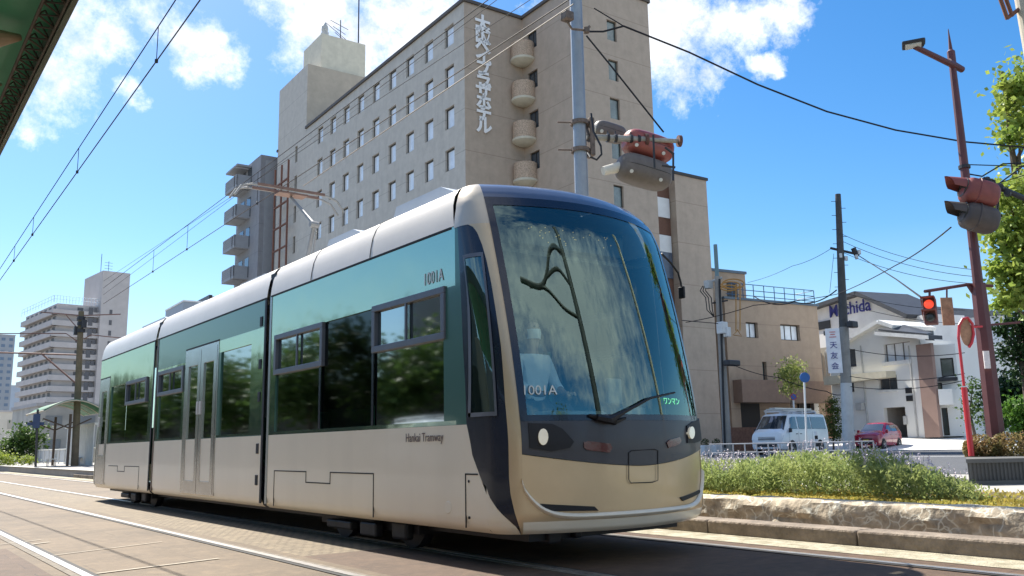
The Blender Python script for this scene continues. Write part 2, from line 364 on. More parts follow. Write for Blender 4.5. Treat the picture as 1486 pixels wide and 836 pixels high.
# asphalt road crossing behind the median: broad sheet
mb=MB(); mb.quad((17,-40,RZ+.006),(60,-40,RZ+.006),(60,120,RZ+.006),(17,120,RZ+.006)); struct(mb.build('road',ASPH))
mk=MB()
for px,py,qx,qy,w in ((1240,664,1486,661,.3),(1280,655,1400,652.5,.3),(1350,641,1410,640,.5),(1232,640,1345,638,.4)):
    p=onZ(px,py,RZ+.01); q=onZ(qx,qy,RZ+.01); dd=(q-p).normalized(); n_=Vector((-dd.y,dd.x,0))*w/2; mk.quad(p-n_,q-n_,q+n_,p+n_)
struct(mk.build('road_marking',WHITE))
mk=MB()
for px,py,qx,qy,w in ((140,832,318,810,.05),(75,806,235,786,.03),(0,790,60,783,.03),(45,790,72,786.5,.06)):
    p=onZ(px,py,.007); q=onZ(qx,qy,.007); dd=(q-p).normalized(); n_=Vector((-dd.y,dd.x,0))*w/2; mk.quad(p-n_,q-n_,q+n_,p+n_)
struct(mk.build('paving_joint',mat('worn_white_line',(.34,.29,.22),.8,0,.3,20)))
# ------------------------------------------------------------------ tram tracks
def track(xa,xb,label,z=0):
    t=thing('tram_track',label,'tram track',((xa+xb)/2,20,0))
    for x,s in ((xa,1),(xb,-1)):
        mb=MB(); mb.bb((x-.035,-8,-.02),(x+.035,70,.012)); mb.build('rail',mat('polished_rail',(.50,.47,.44),.33,.8,.25,6),t)
        mb=MB(); mb.bb((x+s*.036,-8,-.02),(x+s*.085,70,.007)); mb.build('rail_groove',mat('rail_groove',(.02,.018,.016),.8),t)
        mb=MB(); mb.bb((x-s*.036,-8,-.02),(x-s*.10,70,.006)); mb.build('rail_bedding',mat('rail_bedding',(.17,.14,.105),.85,0,.4,9),t)
track(1.66,3.29,'near embedded tram track of two steel rails in the brown paving nearest the camera')
track(4.68,6.78,'farther embedded tram track that the tram is running on')
# kerb line and stone retaining wall
k=thing('kerb','low weathered brown concrete kerb running along the track bed','kerb',(7.78,5,0))
y=-6.
i=0
while y<40:
    mb=MB(); l=1.8; mb.box((7.79,y+l/2,.06),(.32,l-.012,.17),None,.02); mb.build('kerb_stone',KERB,k) if y<12 else mb.build('kerb_stone',KERB,k); y+=l
def stone_wall_mat():
    m=mat('rough_stone',(.42,.35,.255),.95,0,.4,9,bump=1.,bscale=14); t=m.node_tree; b=t.nodes['Principled BSDF']; src=b.inputs['Base Color'].links[0].from_socket
    co=t.nodes.new('ShaderNodeTexCoord'); n=t.nodes.new('ShaderNodeTexNoise'); n.inputs['Scale'].default_value=2.5; n.inputs['Detail'].default_value=3; t.links.new(co.outputs['Object'],n.inputs['Vector'])
    ad=t.nodes.new('ShaderNodeVectorMath'); ad.operation='MULTIPLY_ADD'; t.links.new(n.outputs['Color'],ad.inputs[0]); ad.inputs[1].default_value=(.45,.45,.45); t.links.new(co.outputs['Object'],ad.inputs[2])
    v=t.nodes.new('ShaderNodeTexVoronoi'); v.feature='DISTANCE_TO_EDGE'; v.inputs['Scale'].default_value=7.5; t.links.new(ad.outputs[0],v.inputs['Vector'])
    lt=t.nodes.new('ShaderNodeMapRange'); lt.inputs[1].default_value=.0; lt.inputs[2].default_value=.085; lt.inputs[3].default_value=1; lt.inputs[4].default_value=0; t.links.new(v.outputs['Distance'],lt.inputs[0])
    n3=t.nodes.new('ShaderNodeTexNoise'); n3.inputs['Scale'].default_value=5; n3.inputs['Detail'].default_value=5; t.links.new(co.outputs['Object'],n3.inputs['Vector'])
    mr=t.nodes.new('ShaderNodeMapRange'); mr.inputs[1].default_value=.40; mr.inputs[2].default_value=.50; t.links.new(n3.outputs['Fac'],mr.inputs[0])
    mu=t.nodes.new('ShaderNodeMath'); mu.operation='MULTIPLY'; t.links.new(lt.outputs[0],mu.inputs[0]); t.links.new(mr.outputs[0],mu.inputs[1])
    x=t.nodes.new('ShaderNodeMix'); x.data_type='RGBA'; t.links.new(mu.outputs[0],x.inputs[0]); t.links.new(src,x.inputs[6]); x.inputs[7].default_value=(.72,.68,.56,1); t.links.new(x.outputs[2],b.inputs['Base Color']); return m
w=MB(); us=[-6+i*.05 for i in range(int(40/.05))]
def wallfn(prof):
    def fn(u,v):
        x,z=prof[int(v)]; a=.045 if 0<v<len(prof)-1 else 0; nn=noise.noise(Vector((u*2.3,v*.9,3)))+.5*noise.noise(Vector((u*7,v*2.1,9)))
        return (x+a*nn,u,z+a*.35*noise.noise(Vector((u*3,v,7))))
    return fn
prof=[(8.32,-.02),(8.31,.03),(8.31,.09),(8.31,.15),(8.31,.21),(8.31,.27),(8.33,.325),(8.39,.35),(8.5,.355),(8.62,.35),(8.66,.33),(8.66,.1)]
w.grid(wallfn(prof),us,list(range(len(prof))))
tag(w.build('stone_wall',stone_wall_mat(),None,True),'low mottled stone retaining wall holding up the planting bed beside the track','wall')
sheet('wall_foot',KERB,7.95,-8,8.34,40,.006)
mb=MB(); mb.bb((8.62,-20,.0),(11.4,11.45,.31)); struct(mb.build('planting_soil',mat('soil',(.10,.075,.05),.95,0,.4,6,bump=1,bscale=20)))
# dry yellow ground cover
g=MB()
for _ in range(26000):
    y=random.uniform(-4,9); x=random.uniform(8.62,9.7) if random.random()<.75 else random.uniform(8.6,11.3)
    if noise.noise(Vector((x*1.5,y*1.1,0)))<-.42: continue
    h=random.uniform(.012,.05)*(1+.6*noise.noise(Vector((x*3,y*3,5)))); an=random.uniform(0,2*PI); s=random.uniform(.008,.022)
    p=Vector((x,y,.31)); dx=Vector((math.cos(an),math.sin(an),0))*s; tip=p+Vector((random.gauss(0,.02),random.gauss(0,.02),h)); g.add([p-dx,p+dx,tip+dx*.7,tip-dx*.7],[(0,1,2,3)])
struct(g.build('ground_cover',leafmat('dry_cover',(.62,.46,.12),(.34,.34,.07),3.)),'stuff'); bpy.data.objects['ground_cover']['label']='low yellow-green ground cover along the top of the stone wall'; bpy.data.objects['ground_cover']['category']='ground cover'
# ------------------------------------------------------------------ hedge of lavender-like shrubs
def hedge():
    h=thing('flowering_hedge','long low green hedge with pale purple flower spikes above the stone wall','hedge',(10,6,.31))
    f=MB(); sp=MB()
    for _ in range(1900):
        y=random.uniform(4.2,12.5); x=random.uniform(9.1,10.5)
        # hedge outline: ends where it tapers toward the right
        e=min(1,max(0,(y-4.25-(x-9.1)*.75)/.8)); 
        if e<=0: continue
        if random.random()>.35+.65*e: continue
        hh=(.37+.22*noise.noise(Vector((x*1.1,y*1.5,1)))+.05*random.random())*(.5+.5*e)
        base=Vector((x,y,.31)); n=random.randint(26,40)
        lean=Vector((random.gauss(0,.10),random.gauss(0,.10),1))
        for k in range(n):
            t=random.random()**.6; c=base+lean*hh*t+Vector((random.gauss(0,.05),random.gauss(0,.05),0))
            dr=Vector((random.gauss(0,1),random.gauss(0,1),random.uniform(.3,1.6))).normalized(); l=random.uniform(.03,.085); sd=dr.cross(Vector((random.random(),random.random(),random.random()))).normalized()*random.uniform(.005,.012)
            f.add([c,c+dr*l*.5+sd,c+dr*l,c+dr*l*.5-sd],[(0,1,2,3)])
        if random.random()<.32:
            for q in range(1):
                b=base+lean*hh*.9+Vector((random.gauss(0,.05),random.gauss(0,.05),0)); tp=b+Vector((random.gauss(0,.06),random.gauss(0,.06),random.uniform(.10,.24)))
                sp.tube([b,tp],[.0025,.002],3,False)
                for j in range(5):
                    c=b.lerp(tp,.5+.1*j); dr=Vector((random.gauss(0,1),random.gauss(0,1),.8)).normalized(); sd=dr.orthogonal()*.007; sp.add([c,c+dr*.018+sd,c+dr*.03,c+dr*.018-sd],[(0,1,2,3)])
    f.build('foliage',leafmat('hedge_leaf',(.46,.50,.18),(.20,.28,.10),2.4),h); sp.build('flower_spikes',mat('lilac_flower',(.52,.46,.52),.7,0,.3,9),h)
hedge()
# ------------------------------------------------------------------ the tram
XC=5.495; TW=1.245; YC=5.42; XK=1.085; RC=.33
TEAL=glass('teal_glossy_panel',(0,0,0),.0)
def teal(name,col,refl):
    m=bpy.data.materials.new(name); m.use_nodes=True; t=m.node_tree; b=t.nodes['Principled BSDF']; b.inputs['Roughness'].default_value=.3; b.inputs['Base Color'].default_value=tuple(col)+(1,)
    g=t.nodes.new('ShaderNodeBsdfGlossy'); g.inputs['Roughness'].default_value=.07; g.inputs[0].default_value=(.50,.57,.42,1); f=t.nodes.new('ShaderNodeFresnel'); f.inputs[0].default_value=1.5
    a=t.nodes.new('ShaderNodeMath'); a.operation='MULTIPLY_ADD'; a.use_clamp=True; a.inputs[1].default_value=.75; a.inputs[2].default_value=refl; t.links.new(f.outputs[0],a.inputs[0])
    x=t.nodes.new('ShaderNodeMixShader'); t.links.new(a.outputs[0],x.inputs[0]); t.links.new(b.outputs[0],x.inputs[1]); t.links.new(g.outputs[0],x.inputs[2]); t.links.new(x.outputs[0],t.nodes['Material Output'].inputs[0])
    co=t.nodes.new('ShaderNodeTexCoord'); n=t.nodes.new('ShaderNodeTexNoise'); n.inputs['Scale'].default_value=1.2; t.links.new(co.outputs['Object'],n.inputs['Vector']); bp=t.nodes.new('ShaderNodeBump'); bp.inputs['Strength'].default_value=.04; bp.inputs['Distance'].default_value=.2; t.links.new(n.outputs['Fac'],bp.inputs['Height']); t.links.new(bp.outputs[0],g.inputs['Normal'])
    MATS[name]=m; return m
TEAL=teal('teal_panel',(.05,.15,.125),.03); GREEN=teal('deep_green_panel',(.012,.15,.10),.08)
BEIGE=lines_mat('champagne_beige',(.90,.80,.63),(.7,.62,.5),50,.0,rough=.34,streak=.07,var=.03,scale=1.,bump=0)
b_=BEIGE.node_tree.nodes['Principled BSDF']; b_.inputs['Coat Weight'].default_value=.3; b_.inputs['Coat Roughness'].default_value=.05
GOLD=mat('champagne_gold',(.67,.50,.30),.34,.4,.06,2,coat=.4)
ROOFC=mat('roof_champagne',(.72,.65,.54),.4,0,.07,1,coat=.2)
NAVY=mat('navy_gloss',(.012,.016,.030),.25,0,.1,2,coat=.35)
CHAR=mat('charcoal_mask',(.05,.05,.058),.42,0,.1,3,coat=.15)
BROW=mat('slate_brow',(.10,.115,.16),.3,.2,.1,2,coat=.6)
WIN=glass('tinted_window',(.14,.18,.18),.08,1.0,.04,1.45,(.42,.46,.45))
WSH=glass('windscreen_glass',(.80,.95,.90),.17,1.1,.012,1.5,(.62,.84,.76))
SILV=mat('brushed_silver',(.50,.49,.46),.25,.85,.1,3)
FRAME=mat('grey_window_frame',(.16,.17,.19),.45,.3,.1,4)
SEAM=mat('dark_seam',(.02,.018,.015),.7)
def RK(z): return .5*((z-1)/2.3)**1.4 if z>1 else 0
INS=[(.28,.07),(.31,.03),(.36,.012),(.42,0),(2.98,0),(3.08,.012),(3.2,.035),(3.3,.075),(3.38,.135),(3.44,.24),(3.48,.48)]
def ins(z):
    for (a,b),(c,d_) in zip(INS,INS[1:]):
        if z<=c: return b+(d_-b)*max(0,(z-a))/(c-a)
    return INS[-1][1]
YS=YC+.31+RC*.857
def plan(t):
    s=1 if t>=0 else -1; a=abs(t)
    if a<=1: return Vector((s*XK*a,YC+.31*a*a)),Vector((s*.601*a*1.03/XK,-1)).normalized()
    if a<=2:
        an=math.radians(31+59*(a-1)); return Vector((s*(TW-RC+RC*math.sin(an)),YS-RC*math.cos(an))),Vector((s*math.sin(an),-math.cos(an)))
    return Vector((s*TW,YS+a-2)),Vector((s,0))
def nose(t,z,off=0.,mir=False):
    p,n=plan(t); i=ins(z); s=max(0.,1.-max(0,abs(t)-2)*.25) if abs(t)>2 else 1
    q=p-n*(i-off); y=q.y+RK(z)*1.0
    if mir: y=26.6-y
    return Vector((XC+q.x,y,z))
TG=[-2.6+.02*i for i in range(212)]; ZG=[.3+.03*i for i in range(108)]
def proj(P):
    v=P-EYE; zz=v.dot(F); return CX+FPX*v.dot(R)/zz, CY-FPX*v.dot(U)/zz
_g=[(t,z,)+proj(nose(t,z)) for t in TG if t<1.15 for z in ZG]
def inv(px,py):
    b=min(_g,key=lambda g:(g[2]-px)**2+(g[3]-py)**2); t,z=b[0],b[1]
    for _ in range(4):
        x0,y0=proj(nose(t,z)); xt,yt=proj(nose(t+.005,z)); xz,yz=proj(nose(t,z+.005)); a,b_,c,d_=(xt-x0)/.005,(xz-x0)/.005,(yt-y0)/.005,(yz-y0)/.005
        D=a*d_-b_*c
        if abs(D)<1e-6: break
        ex,ey=px-x0,py-y0; t+=(d_*ex-b_*ey)/D; t=max(-2.6,min(2.2,t)); z+=(-c*ex+a*ey)/D; z=min(3.47,max(.29,z))
    x0,y0=proj(nose(t,z))
    if (x0-px)**2+(y0-py)**2>4: t,z=b[0],b[1]
    return t,z
def patch(t0,t1,z0,z1,nu,nv,off=0.,mir=False,side=1):
    """patch between t0(z)..t1(z), z0(u)..z1(u)"""
    f=lambda q,x:q(x) if callable(q) else q
    mb=MB(); mb.sm=True
    def fn(u,v):
        za,zb=f(z0,u),f(z1,u); z=za+(zb-za)*v; ta,tb=f(t0,z),f(t1,z); return nose(side*(ta+(tb-ta)*u),z,off,mir)
    mb.grid(fn,[i/nu for i in range(nu+1)],[i/nv for i in range(nv+1)]); return mb
def poly(pts,off,depth=.02):
    """pts: outline lying on the nose surface, given thickness"""
    q=[inv(*p) for p in pts]; q2=[]
    for a,b in zip(q,q[1:]+q[:1]):
        for k in range(4): q2.append((a[0]+(b[0]-a[0])*k/4,a[1]+(b[1]-a[1])*k/4))
    n=len(q2); c=(sum(a for a,_ in q)/len(q),sum(b for _,b in q)/len(q)); mb=MB(); rings=[1,.75,.5,.25]
    vs=[nose(t,z,off-depth) for t,z in q2]
    for r in rings: vs+=[nose(c[0]+(t-c[0])*r,c[1]+(z-c[1])*r,off) for t,z in q2]
    vs.append(nose(c[0],c[1],off)); fs=[]
    for j in range(4): fs+=[(j*n+k,j*n+(k+1)%n,(j+1)*n+(k+1)%n,(j+1)*n+k) for k in range(n)]
    fs+=[(4*n+k,4*n+(k+1)%n,5*n) for k in range(n)]; mb.add(vs,fs); return mb
def lerp_tab(tab):
    def g(z):
        if z<=tab[0][0]: return tab[0][1]
        for (a,b),(c,d_) in zip(tab,tab[1:]):
            if z<=c: return b+(d_-b)*(z-a)/(c-a)
        return tab[-1][1]
    return g
def tofY(Y,z): return 2+Y-YS-RK(z)
NB=lerp_tab([(.28,1.06),(.34,1.16),(.48,1.62),(.58,1.88),(.7,2.06),(.92,2.20),(1.19,2.27),(1.88,2.20),(2.51,2.09),(2.96,2.0)])
PEf=lerp_tab([(.28,1.04),(.46,1.2),(.6,1.29),(.73,1.32),(1.35,1.32),(1.84,1.25),(2.4,1.25),(2.6,1.27),(2.75,1.31),(2.87,1.38),(2.93,1.46),(2.96,1.58),(2.975,1.7)])
T=thing('tram','beige and teal three-section low-floor tram running on the embedded track','tram',(XC,13.3,0))
def end_cap(mir):
    """front or rear nose with its side returns"""
    s='front' if not mir else 'rear'
    PE=PEf; GE=1.0
    hd=patch(-GE,GE,3.22,3.48,30,10,0,mir).build('brow_panel',BROW if not mir else ROOFC,T)
    # pillars wrap from glass edge round to the side, gold
    for sd in (-1,1):
        p=patch(GE,PE,.28,2.962,10,90,.004,mir,sd).build('corner_pillar',GOLD if not mir else ROOFC,T); patch(GE,lambda z:max(1.7,tofY(6.47,z)),2.962,3.48,14,16,.004,mir,sd).build('pillar_cap',mat('champagne_cap',(.58,.49,.37),.36,.25,.05,2,coat=.4),p)
        # navy side region
        if not mir:
            nv=patch(PE,lambda z:NB(z),.34,2.968,8,90,.002,mir,sd).build('side_mask',NAVY,T)
            pass
            wi=lambda z:1.57-.22*(z-1.25)/1.42; wo=lambda z:2.21-.28*(z-1.25)/1.42
            patch(wi,wo,1.26,2.66,6,14,.010,mir,sd).build('cab_window',WSH,nv)
            fr=MB(); zz=[k/14 for k in range(15)]
            fr.grid(lambda u,v:nose(sd*(wi(1.24+1.44*v)-.03+.06*u),1.24+1.44*v,.018),[0,1],zz)
            fr.grid(lambda u,v:nose(sd*(wo(1.24+1.44*v)-.035+.04*u),1.24+1.44*v,.018),[0,1],zz)
            for zc in (1.24,2.645): fr.grid(lambda u,v:nose(sd*(wi(zc)+(wo(zc)-wi(zc))*u),zc+.035*v,.018),[k/8 for k in range(9)],[0,1])
            fr.build('cab_window_frame',SILV if False else FRAME,nv)
        else:
            patch(PE,2.0,.28,3.48,5,40,.0,mir,sd).build('side_mask',SILV,T)
    # bumper: gold lower bowl
    if not mir:
        bm_=patch(-GE,GE,.38,lambda u:.80+.12*abs(2*u-1)**1.6,34,14,.0,mir).build('bumper_panel',GOLD,T)
        patch(-1.0,1.0,.28,.38,40,8,.0,mir).build('bumper_lip',BEIGE,bm_)
        # raised pale lip that curves up at both ends
        lip=MB(); lip.sm=True
        lip.grid(lambda u,v:nose(-1.02+2.04*u,.385+.05*(v)+.30*abs(2*u-1)**9,.004+.028*math.sin(PI*v)),[i/60 for i in range(61)],[i/6 for i in range(7)])
        lip.build('lip_moulding',BEIGE,bm_)
        mk=patch(-GE-.0,GE+.0,lambda u:.805+.12*abs(2*u-1)**1.6,lambda u:1.215,34,10,.010,mir).build('front_mask',CHAR,T)
        return mk,bm_
    else:
        patch(-GE,GE,.30,1.2,20,10,.0,mir).build('bumper_panel',BEIGE,T); return None,None
mask,bump=end_cap(False); end_cap(True)
# windscreen with black border
ws=patch(-.985,.985,1.2,3.20,28,30,.006).build('windscreen',WSH,T)
fr=MB(); fr.sm=True
for a,b in ((-1.005,-.95),(.95,1.005)): fr.grid(lambda u,v:nose(a+(b-a)*u,1.2+2.04*v,.012),[0,.5,1],[k/30 for k in range(31)])
fr.grid(lambda u,v:nose(-1.0+2.0*u,1.19+.05*v,.012),[k/40 for k in range(41)],[0,1]); fr.grid(lambda u,v:nose(-1.0+2.0*u,3.15+.09*v,.012),[k/40 for k in range(41)],[0,1])
fr.build('windscreen_border',NAVY,ws)
patch(-1,1,1.2,3.23,16,16,.006,True).build('rear_windscreen',WSH,T)
# lamps
LENS=mat('lamp_lens',(.85,.80,.65),.12,0,.05,8,coat=.8,emit=(1,.82,.5,.08)); REDL=mat('dark_red_lens',(.10,.015,.015),.2,0,.2,9,coat=.6)
def ellipse(cx,cy,rx,ry,n=16): return [(cx+rx*math.cos(2*PI*k/n),cy+ry*math.sin(2*PI*k/n)) for k in range(n)]
pod=poly([(766,614),(800,615),(815,622),(832,641),(826,650),(800,655),(768,650)],.022,.03).build('headlamp_pod',BLACK,mask)
poly(ellipse(787,634,7,12),.040,.03).build('headlight',LENS,pod)
pod=poly([(994,618),(1003,612),(1013,607),(1015,636),(1005,643),(995,643)],.022,.03).build('headlamp_pod',BLACK,mask)
poly(ellipse(998.5,628,4,9),.040,.03).build('headlight',LENS,pod)
poly([(846,642),(852,640),(884,644),(887,650),(883,657),(850,653),(846,649)],.020,.03).build('marker_lamp',REDL,mask)
poly([(965,642),(970,638),(984,634),(986,640),(983,645),(968,650)],.020,.03).build('marker_lamp',REDL,mask)
def outline(pts,off,w,m,name,par):
    q=[nose(*inv(*p),off) for p in pts]; mb=MB(); mb.tube(q,w,4); return mb.build(name,m,par)
outline([(911,657),(911,696),(914,701),(945,700),(953,697),(953,654),(948,652),(915,654),(911,657)],.014,.004,SEAM,'coupler_cover_seam',mask)
poly([(784,731),(800,732),(862,735),(868,741),(800,742),(790,740)],.012,.02).build('intake_slot',BLACK,bump)
poly([(986,722),(1014,711),(1015,715),(990,727)],.012,.02).build('intake_slot',BLACK,bump)
# wiper
wp=MB(); wp.tube([nose(*inv(*p),.05) for p in ((862,606),(880,610),(905,596),(938,578),(972,570))],[.03,.035,.016,.012,.009],6); wp.build('wiper',BLACK,T)
wp=MB(); wp.tube([nose(*inv(*p),.03) for p in ((852,603),(870,607),(890,612),(905,607))],[.012,.03,.03,.01],6); wp.build('wiper_base',BLACK,T)
# right mirror arm
mi=MB(); mp=[onY(px,py,6.2) for px,py in ((960,368),(974,382),(984,396),(988,410),(989,418))]; mi.tube(mp,.012,6); mi.box(mp[-1]+Vector((0,0,-.05)),(.03,.08,.13),None,.01); mi.build('wing_mirror',BLACK,T)
# --- side walls
def side_wall(name,ya,yb,holes,sd,ya_fn=None,upper=TEAL):
    X=XC+sd*TW
    lower=MB(); lower.sm=True
    ins_z=[z for z,_ in INS if z<.5]+[.6,.9,1.18]
    lower.grid(lambda y,z:(XC+sd*(TW-ins(z)),(ya_fn(z) if ya_fn else ya) if y==ya else y,z),[ya]+[ya+(yb-ya)*k/8 for k in range(2,9)],ins_z)
    lo=lower.build(name,BEIGE,T)
    up=MB(); wallgrid(up,(X,ya if not ya_fn else 6.46),(0,1),(sd,0),yb-(ya if not ya_fn else 6.46),1.182,2.98,holes,.05)
    if ya_fn:
        up.grid(lambda u,v:(X,(ya_fn(1.182+1.798*v))*(1-u)+6.46*u,1.182+1.798*v),[0,1],[k/12 for k in range(13)])
    up.build('upper_panel',upper,lo)
    rf=MB(); rf.sm=True; rz=[2.984,3.03,3.08,3.14,3.2,3.25,3.3,3.34,3.38,3.44,3.48]
    rf.grid(lambda y,z:(XC+sd*(TW-ins(z)+.004),max(y,6.46+RK(z)-RK(2.96)) if (ya_fn and y==ya) else y,z),[ya]+[ya+(yb-ya)*k/4 for k in range(1,5)],rz)
    rf.quad((XC+sd*(TW-.48),ya if not ya_fn else 6.7,3.48),(XC+sd*(TW-.48),yb,3.48),(XC,yb,3.50),(XC,ya if not ya_fn else 6.5,3.50))
    rf.build('roof_cowl',ROOFC,lo)
    gt=MB(); gt.bb((X-.008*sd-.004,max(ya,6.5 if ya_fn else 0)+.02,2.965),(X+.012*sd+.004,yb-.02,2.985)); gt.build('gutter_strip',SEAM,lo)
    return lo
def yfront(z): return YS+RK(z)+NB(z)-2 if NB(z)>=1.99 else YS-RC*math.cos(math.radians(31+59*(NB(z)-1)))
y0=6.46
frontL=None
for sd in (-1,1):
    hs_=[(6.66-y0,9.28-y0,1.22,2.43),(9.36-y0,10.62-y0,1.22,2.43)] if False else [(6.66-y0,10.62-y0,1.22,2.43)]
    # lower beige of the front section follows the navy sweep
    lo=side_wall('front_section',6.3,10.86,hs_,sd,ya_fn=lambda z:max(yfront(max(z,.3)),YS+.0))
    if sd==-1: frontL=lo
    # strip of beige below the sweep in the curved corner
    tb=patch(lambda z:min(NB(z),2.0),2.0,.28,.70,6,12,0,False,sd); tb.build('skirt_corner',BEIGE,lo)
    m=side_wall('middle_section',10.98,16.12,[(11.5-10.98,12.72-10.98,1.22,2.42),(12.82-10.98,14.42-10.98,1.19,2.60),(14.56-10.98,15.9-10.98,1.22,2.34)],sd)
    r=side_wall('rear_section',16.26,20.52,[(16.55-16.26,19.45-16.26,1.22,2.34),(19.62-16.26,20.45-16.26,1.19,2.55)],sd)
    X=XC+sd*TW; gx=X-sd*.02
    def pane(par,a,b,z0,z1,x=gx,m_=WIN,name='window_glass'):
        q=MB(); q.quad((x,a,z0),(x,b,z0),(x,b,z1),(x,a,z1)); return q.build(name,m_,par)
    pane(lo,6.66,8.0,1.22,2.43); pane(lo,8.02,9.28,1.22,2.43); pane(lo,9.30,10.62,1.22,2.43)
    pane(m,11.5,12.72,1.22,2.42); pane(m,14.56,15.9,1.22,2.34); pane(r,16.55,18.2,1.22,2.34); pane(r,18.22,19.45,1.22,2.34)
    def slider(par,a,b,z0,z1):
        f=MB(); x0,x1=X-sd*.03,X+sd*.022; w_=.065
        for (p,q,r_,s_) in ((a,b,z0,z0+w_),(a,b,z1-w_,z1),(a,a+w_,z0+w_,z1-w_),(b-w_,b,z0+w_,z1-w_)): f.bb((min(x0,x1),p,r_),(max(x0,x1),q,s_),.006)
        f.bb((min(X,x1),(a+b)/2-.012,z0+w_),(max(X,x1),(a+b)/2+.012,z1-w_)); o=f.build('sliding_window',FRAME,par)
        return o
    slider(lo,6.62,8.02,1.96,2.45); slider(lo,9.22,10.66,1.93,2.44); slider(m,14.5,15.96,1.95,2.38); slider(r,16.7,18.2,1.9,2.36)
    # dark mullions
    q=MB(); q.bb((X-.004,8.0,1.22),(X+.003,8.04,2.43)); q.build('mullion',NAVY,lo); q=MB(); q.bb((X-.004,9.27,1.22),(X+.003,9.32,2.43)); q.build('mullion',NAVY,lo)
    # doors
    def door(par,a,b,z0,z1,nl):
        f=MB(); xa,xb=sorted((X-sd*.03,X+sd*.006))
        for (p,q_,r_,s_) in ((a-.05,a,z0,z1+.05),(b,b+.05,z0,z1+.05),(a,b,z1,z1+.05)): f.bb((xa,p,r_),(xb,q_,s_))
        fr_=f.build('door_frame',SILV,par); st=MB(); st.bb((min(xa,xb)-.002,a-.05,z1+.05),(max(xa,xb)+.01,b+.05,z1+.075)); st.build('door_header',SEAM,fr_)
        w_=(b-a)/nl
        for i in range(nl):
            p,q_=a+i*w_+.008,a+(i+1)*w_-.008; lf=MB(); wallgrid(lf,(X+sd*.008,p),(0,1),(sd,0),q_-p,z0,z1,[(.13,q_-p-.13,.55 if nl==2 else .95,z1-.22)],.03); l_=lf.build('door_leaf',SILV,fr_ if False else par)
            gl=MB(); gl.quad((X-sd*.012,p+.13,.55 if nl==2 else .95),(X-sd*.012,q_-.13,.55 if nl==2 else .95),(X-sd*.012,q_-.13,z1-.22),(X-sd*.012,p+.13,z1-.22)); gl.build('door_glass',WIN,par)
            hn=MB(); hh=(q_-.06) if i==0 else (p+.06); hn.bb((min(X,X+sd*.03),hh-.015,1.55),(max(X,X+sd*.03),hh+.015,1.75),.005); hn.build('door_handle',WHITE,par)
    door(m,12.87,14.37,.36,2.55,2); door(r,19.66,20.42,.36,2.5,1)
    # hatches and seams on the lower panel
    def seam(par,pts,w_=.006):
        q=MB(); 
        for (a,b) in zip(pts,pts[1:]):
            (ya,za),(yb,zb)=a,b; q.bb((X-.004,min(ya,yb)-w_,min(za,zb)-w_),(X+.004,max(ya,yb)+w_,max(za,zb)+w_))
        q.build('hatch_seam',SEAM,par)
    seam(lo,[(10.57,.32),(10.57,.74),(9.62,.74),(9.62,.62),(8.98,.62),(8.98,.74),(7.98,.74),(7.98,.32)])
    seam(lo,[(6.32,.32),(6.32,.76),(6.14,.76)]); 
    seam(r,[(19.3,.74),(18.55,.74),(18.55,.64),(18.0,.64),(18.0,.74),(16.95,.74),(16.95,.34)])
    q=MB(); q.lathe([(.0,.0),(.05,.0),(.055,-.004)],(X+sd*.004,6.6,.47),20,(sd,0,0)); q.build('filler_cap',BEIGE,lo)
    for yy,zz in ((6.27,.7),(6.27,.4)): q=MB(); q.lathe([(0,0),(.012,0),(.012,-.01)],(X+sd*.006,yy,zz),8,(sd,0,0)); q.build('panel_bolt',SEAM,lo)
    for zz in (.55,.95,1.62,2.05,2.62): q=MB(); q.bb((X-.01,11.12,zz),(X+.012,11.2,zz+.13),.004); q.build('end_fixture',BLACK,m)
    # section end posts
    for par,ya,yb,mm_ in ((m,10.98,11.04,BLACK),(m,16.05,16.12,mat('bronze_trim',(.12,.08,.06),.4,.5,.1)),(r,16.26,16.32,BLACK),(lo,10.8,10.86,mat('pale_trim',(.35,.38,.36),.3,.3))):
        q=MB(); q.bb((X-.006,ya,.33),(X+.006,yb,2.98)); q.build('end_post',mm_,par)
# roof vents joints on cowl
for yy in (8.1,9.6):
    for sd in (-1,1):
        q=MB(); q.tube([(XC+sd*(TW-ins(z)+.006),yy,z) for z in (2.99,3.08,3.2,3.3,3.38,3.44,3.48)],.005,4); q.build('roof_seam',SEAM,T)
# gangways
for ya,yb in ((10.86,10.98),(16.12,16.26)):
    q=MB(); q.bb((XC-TW+.05,ya-.02,.35),(XC+TW-.05,yb+.02,3.3)); q.build('gangway_bellows',BLACK,T)
# roof equipment
RB=mat('roof_equipment',(.52,.56,.60),.5,.1,.08,3)
for (ya,yb,h) in ((6.95,8.45,.20),(8.95,10.2,.17),(11.8,13.4,.10),(14.6,15.7,.1),(17.0,19.2,.12)):
    q=MB(); q.prism([(XC-.80,ya,3.47),(XC-.80,yb,3.47),(XC-.80,yb-.12,3.47+h),(XC-.80,ya+.45,3.47+h)],(1.6,0,0)); q.build('roof_unit',RB,T)
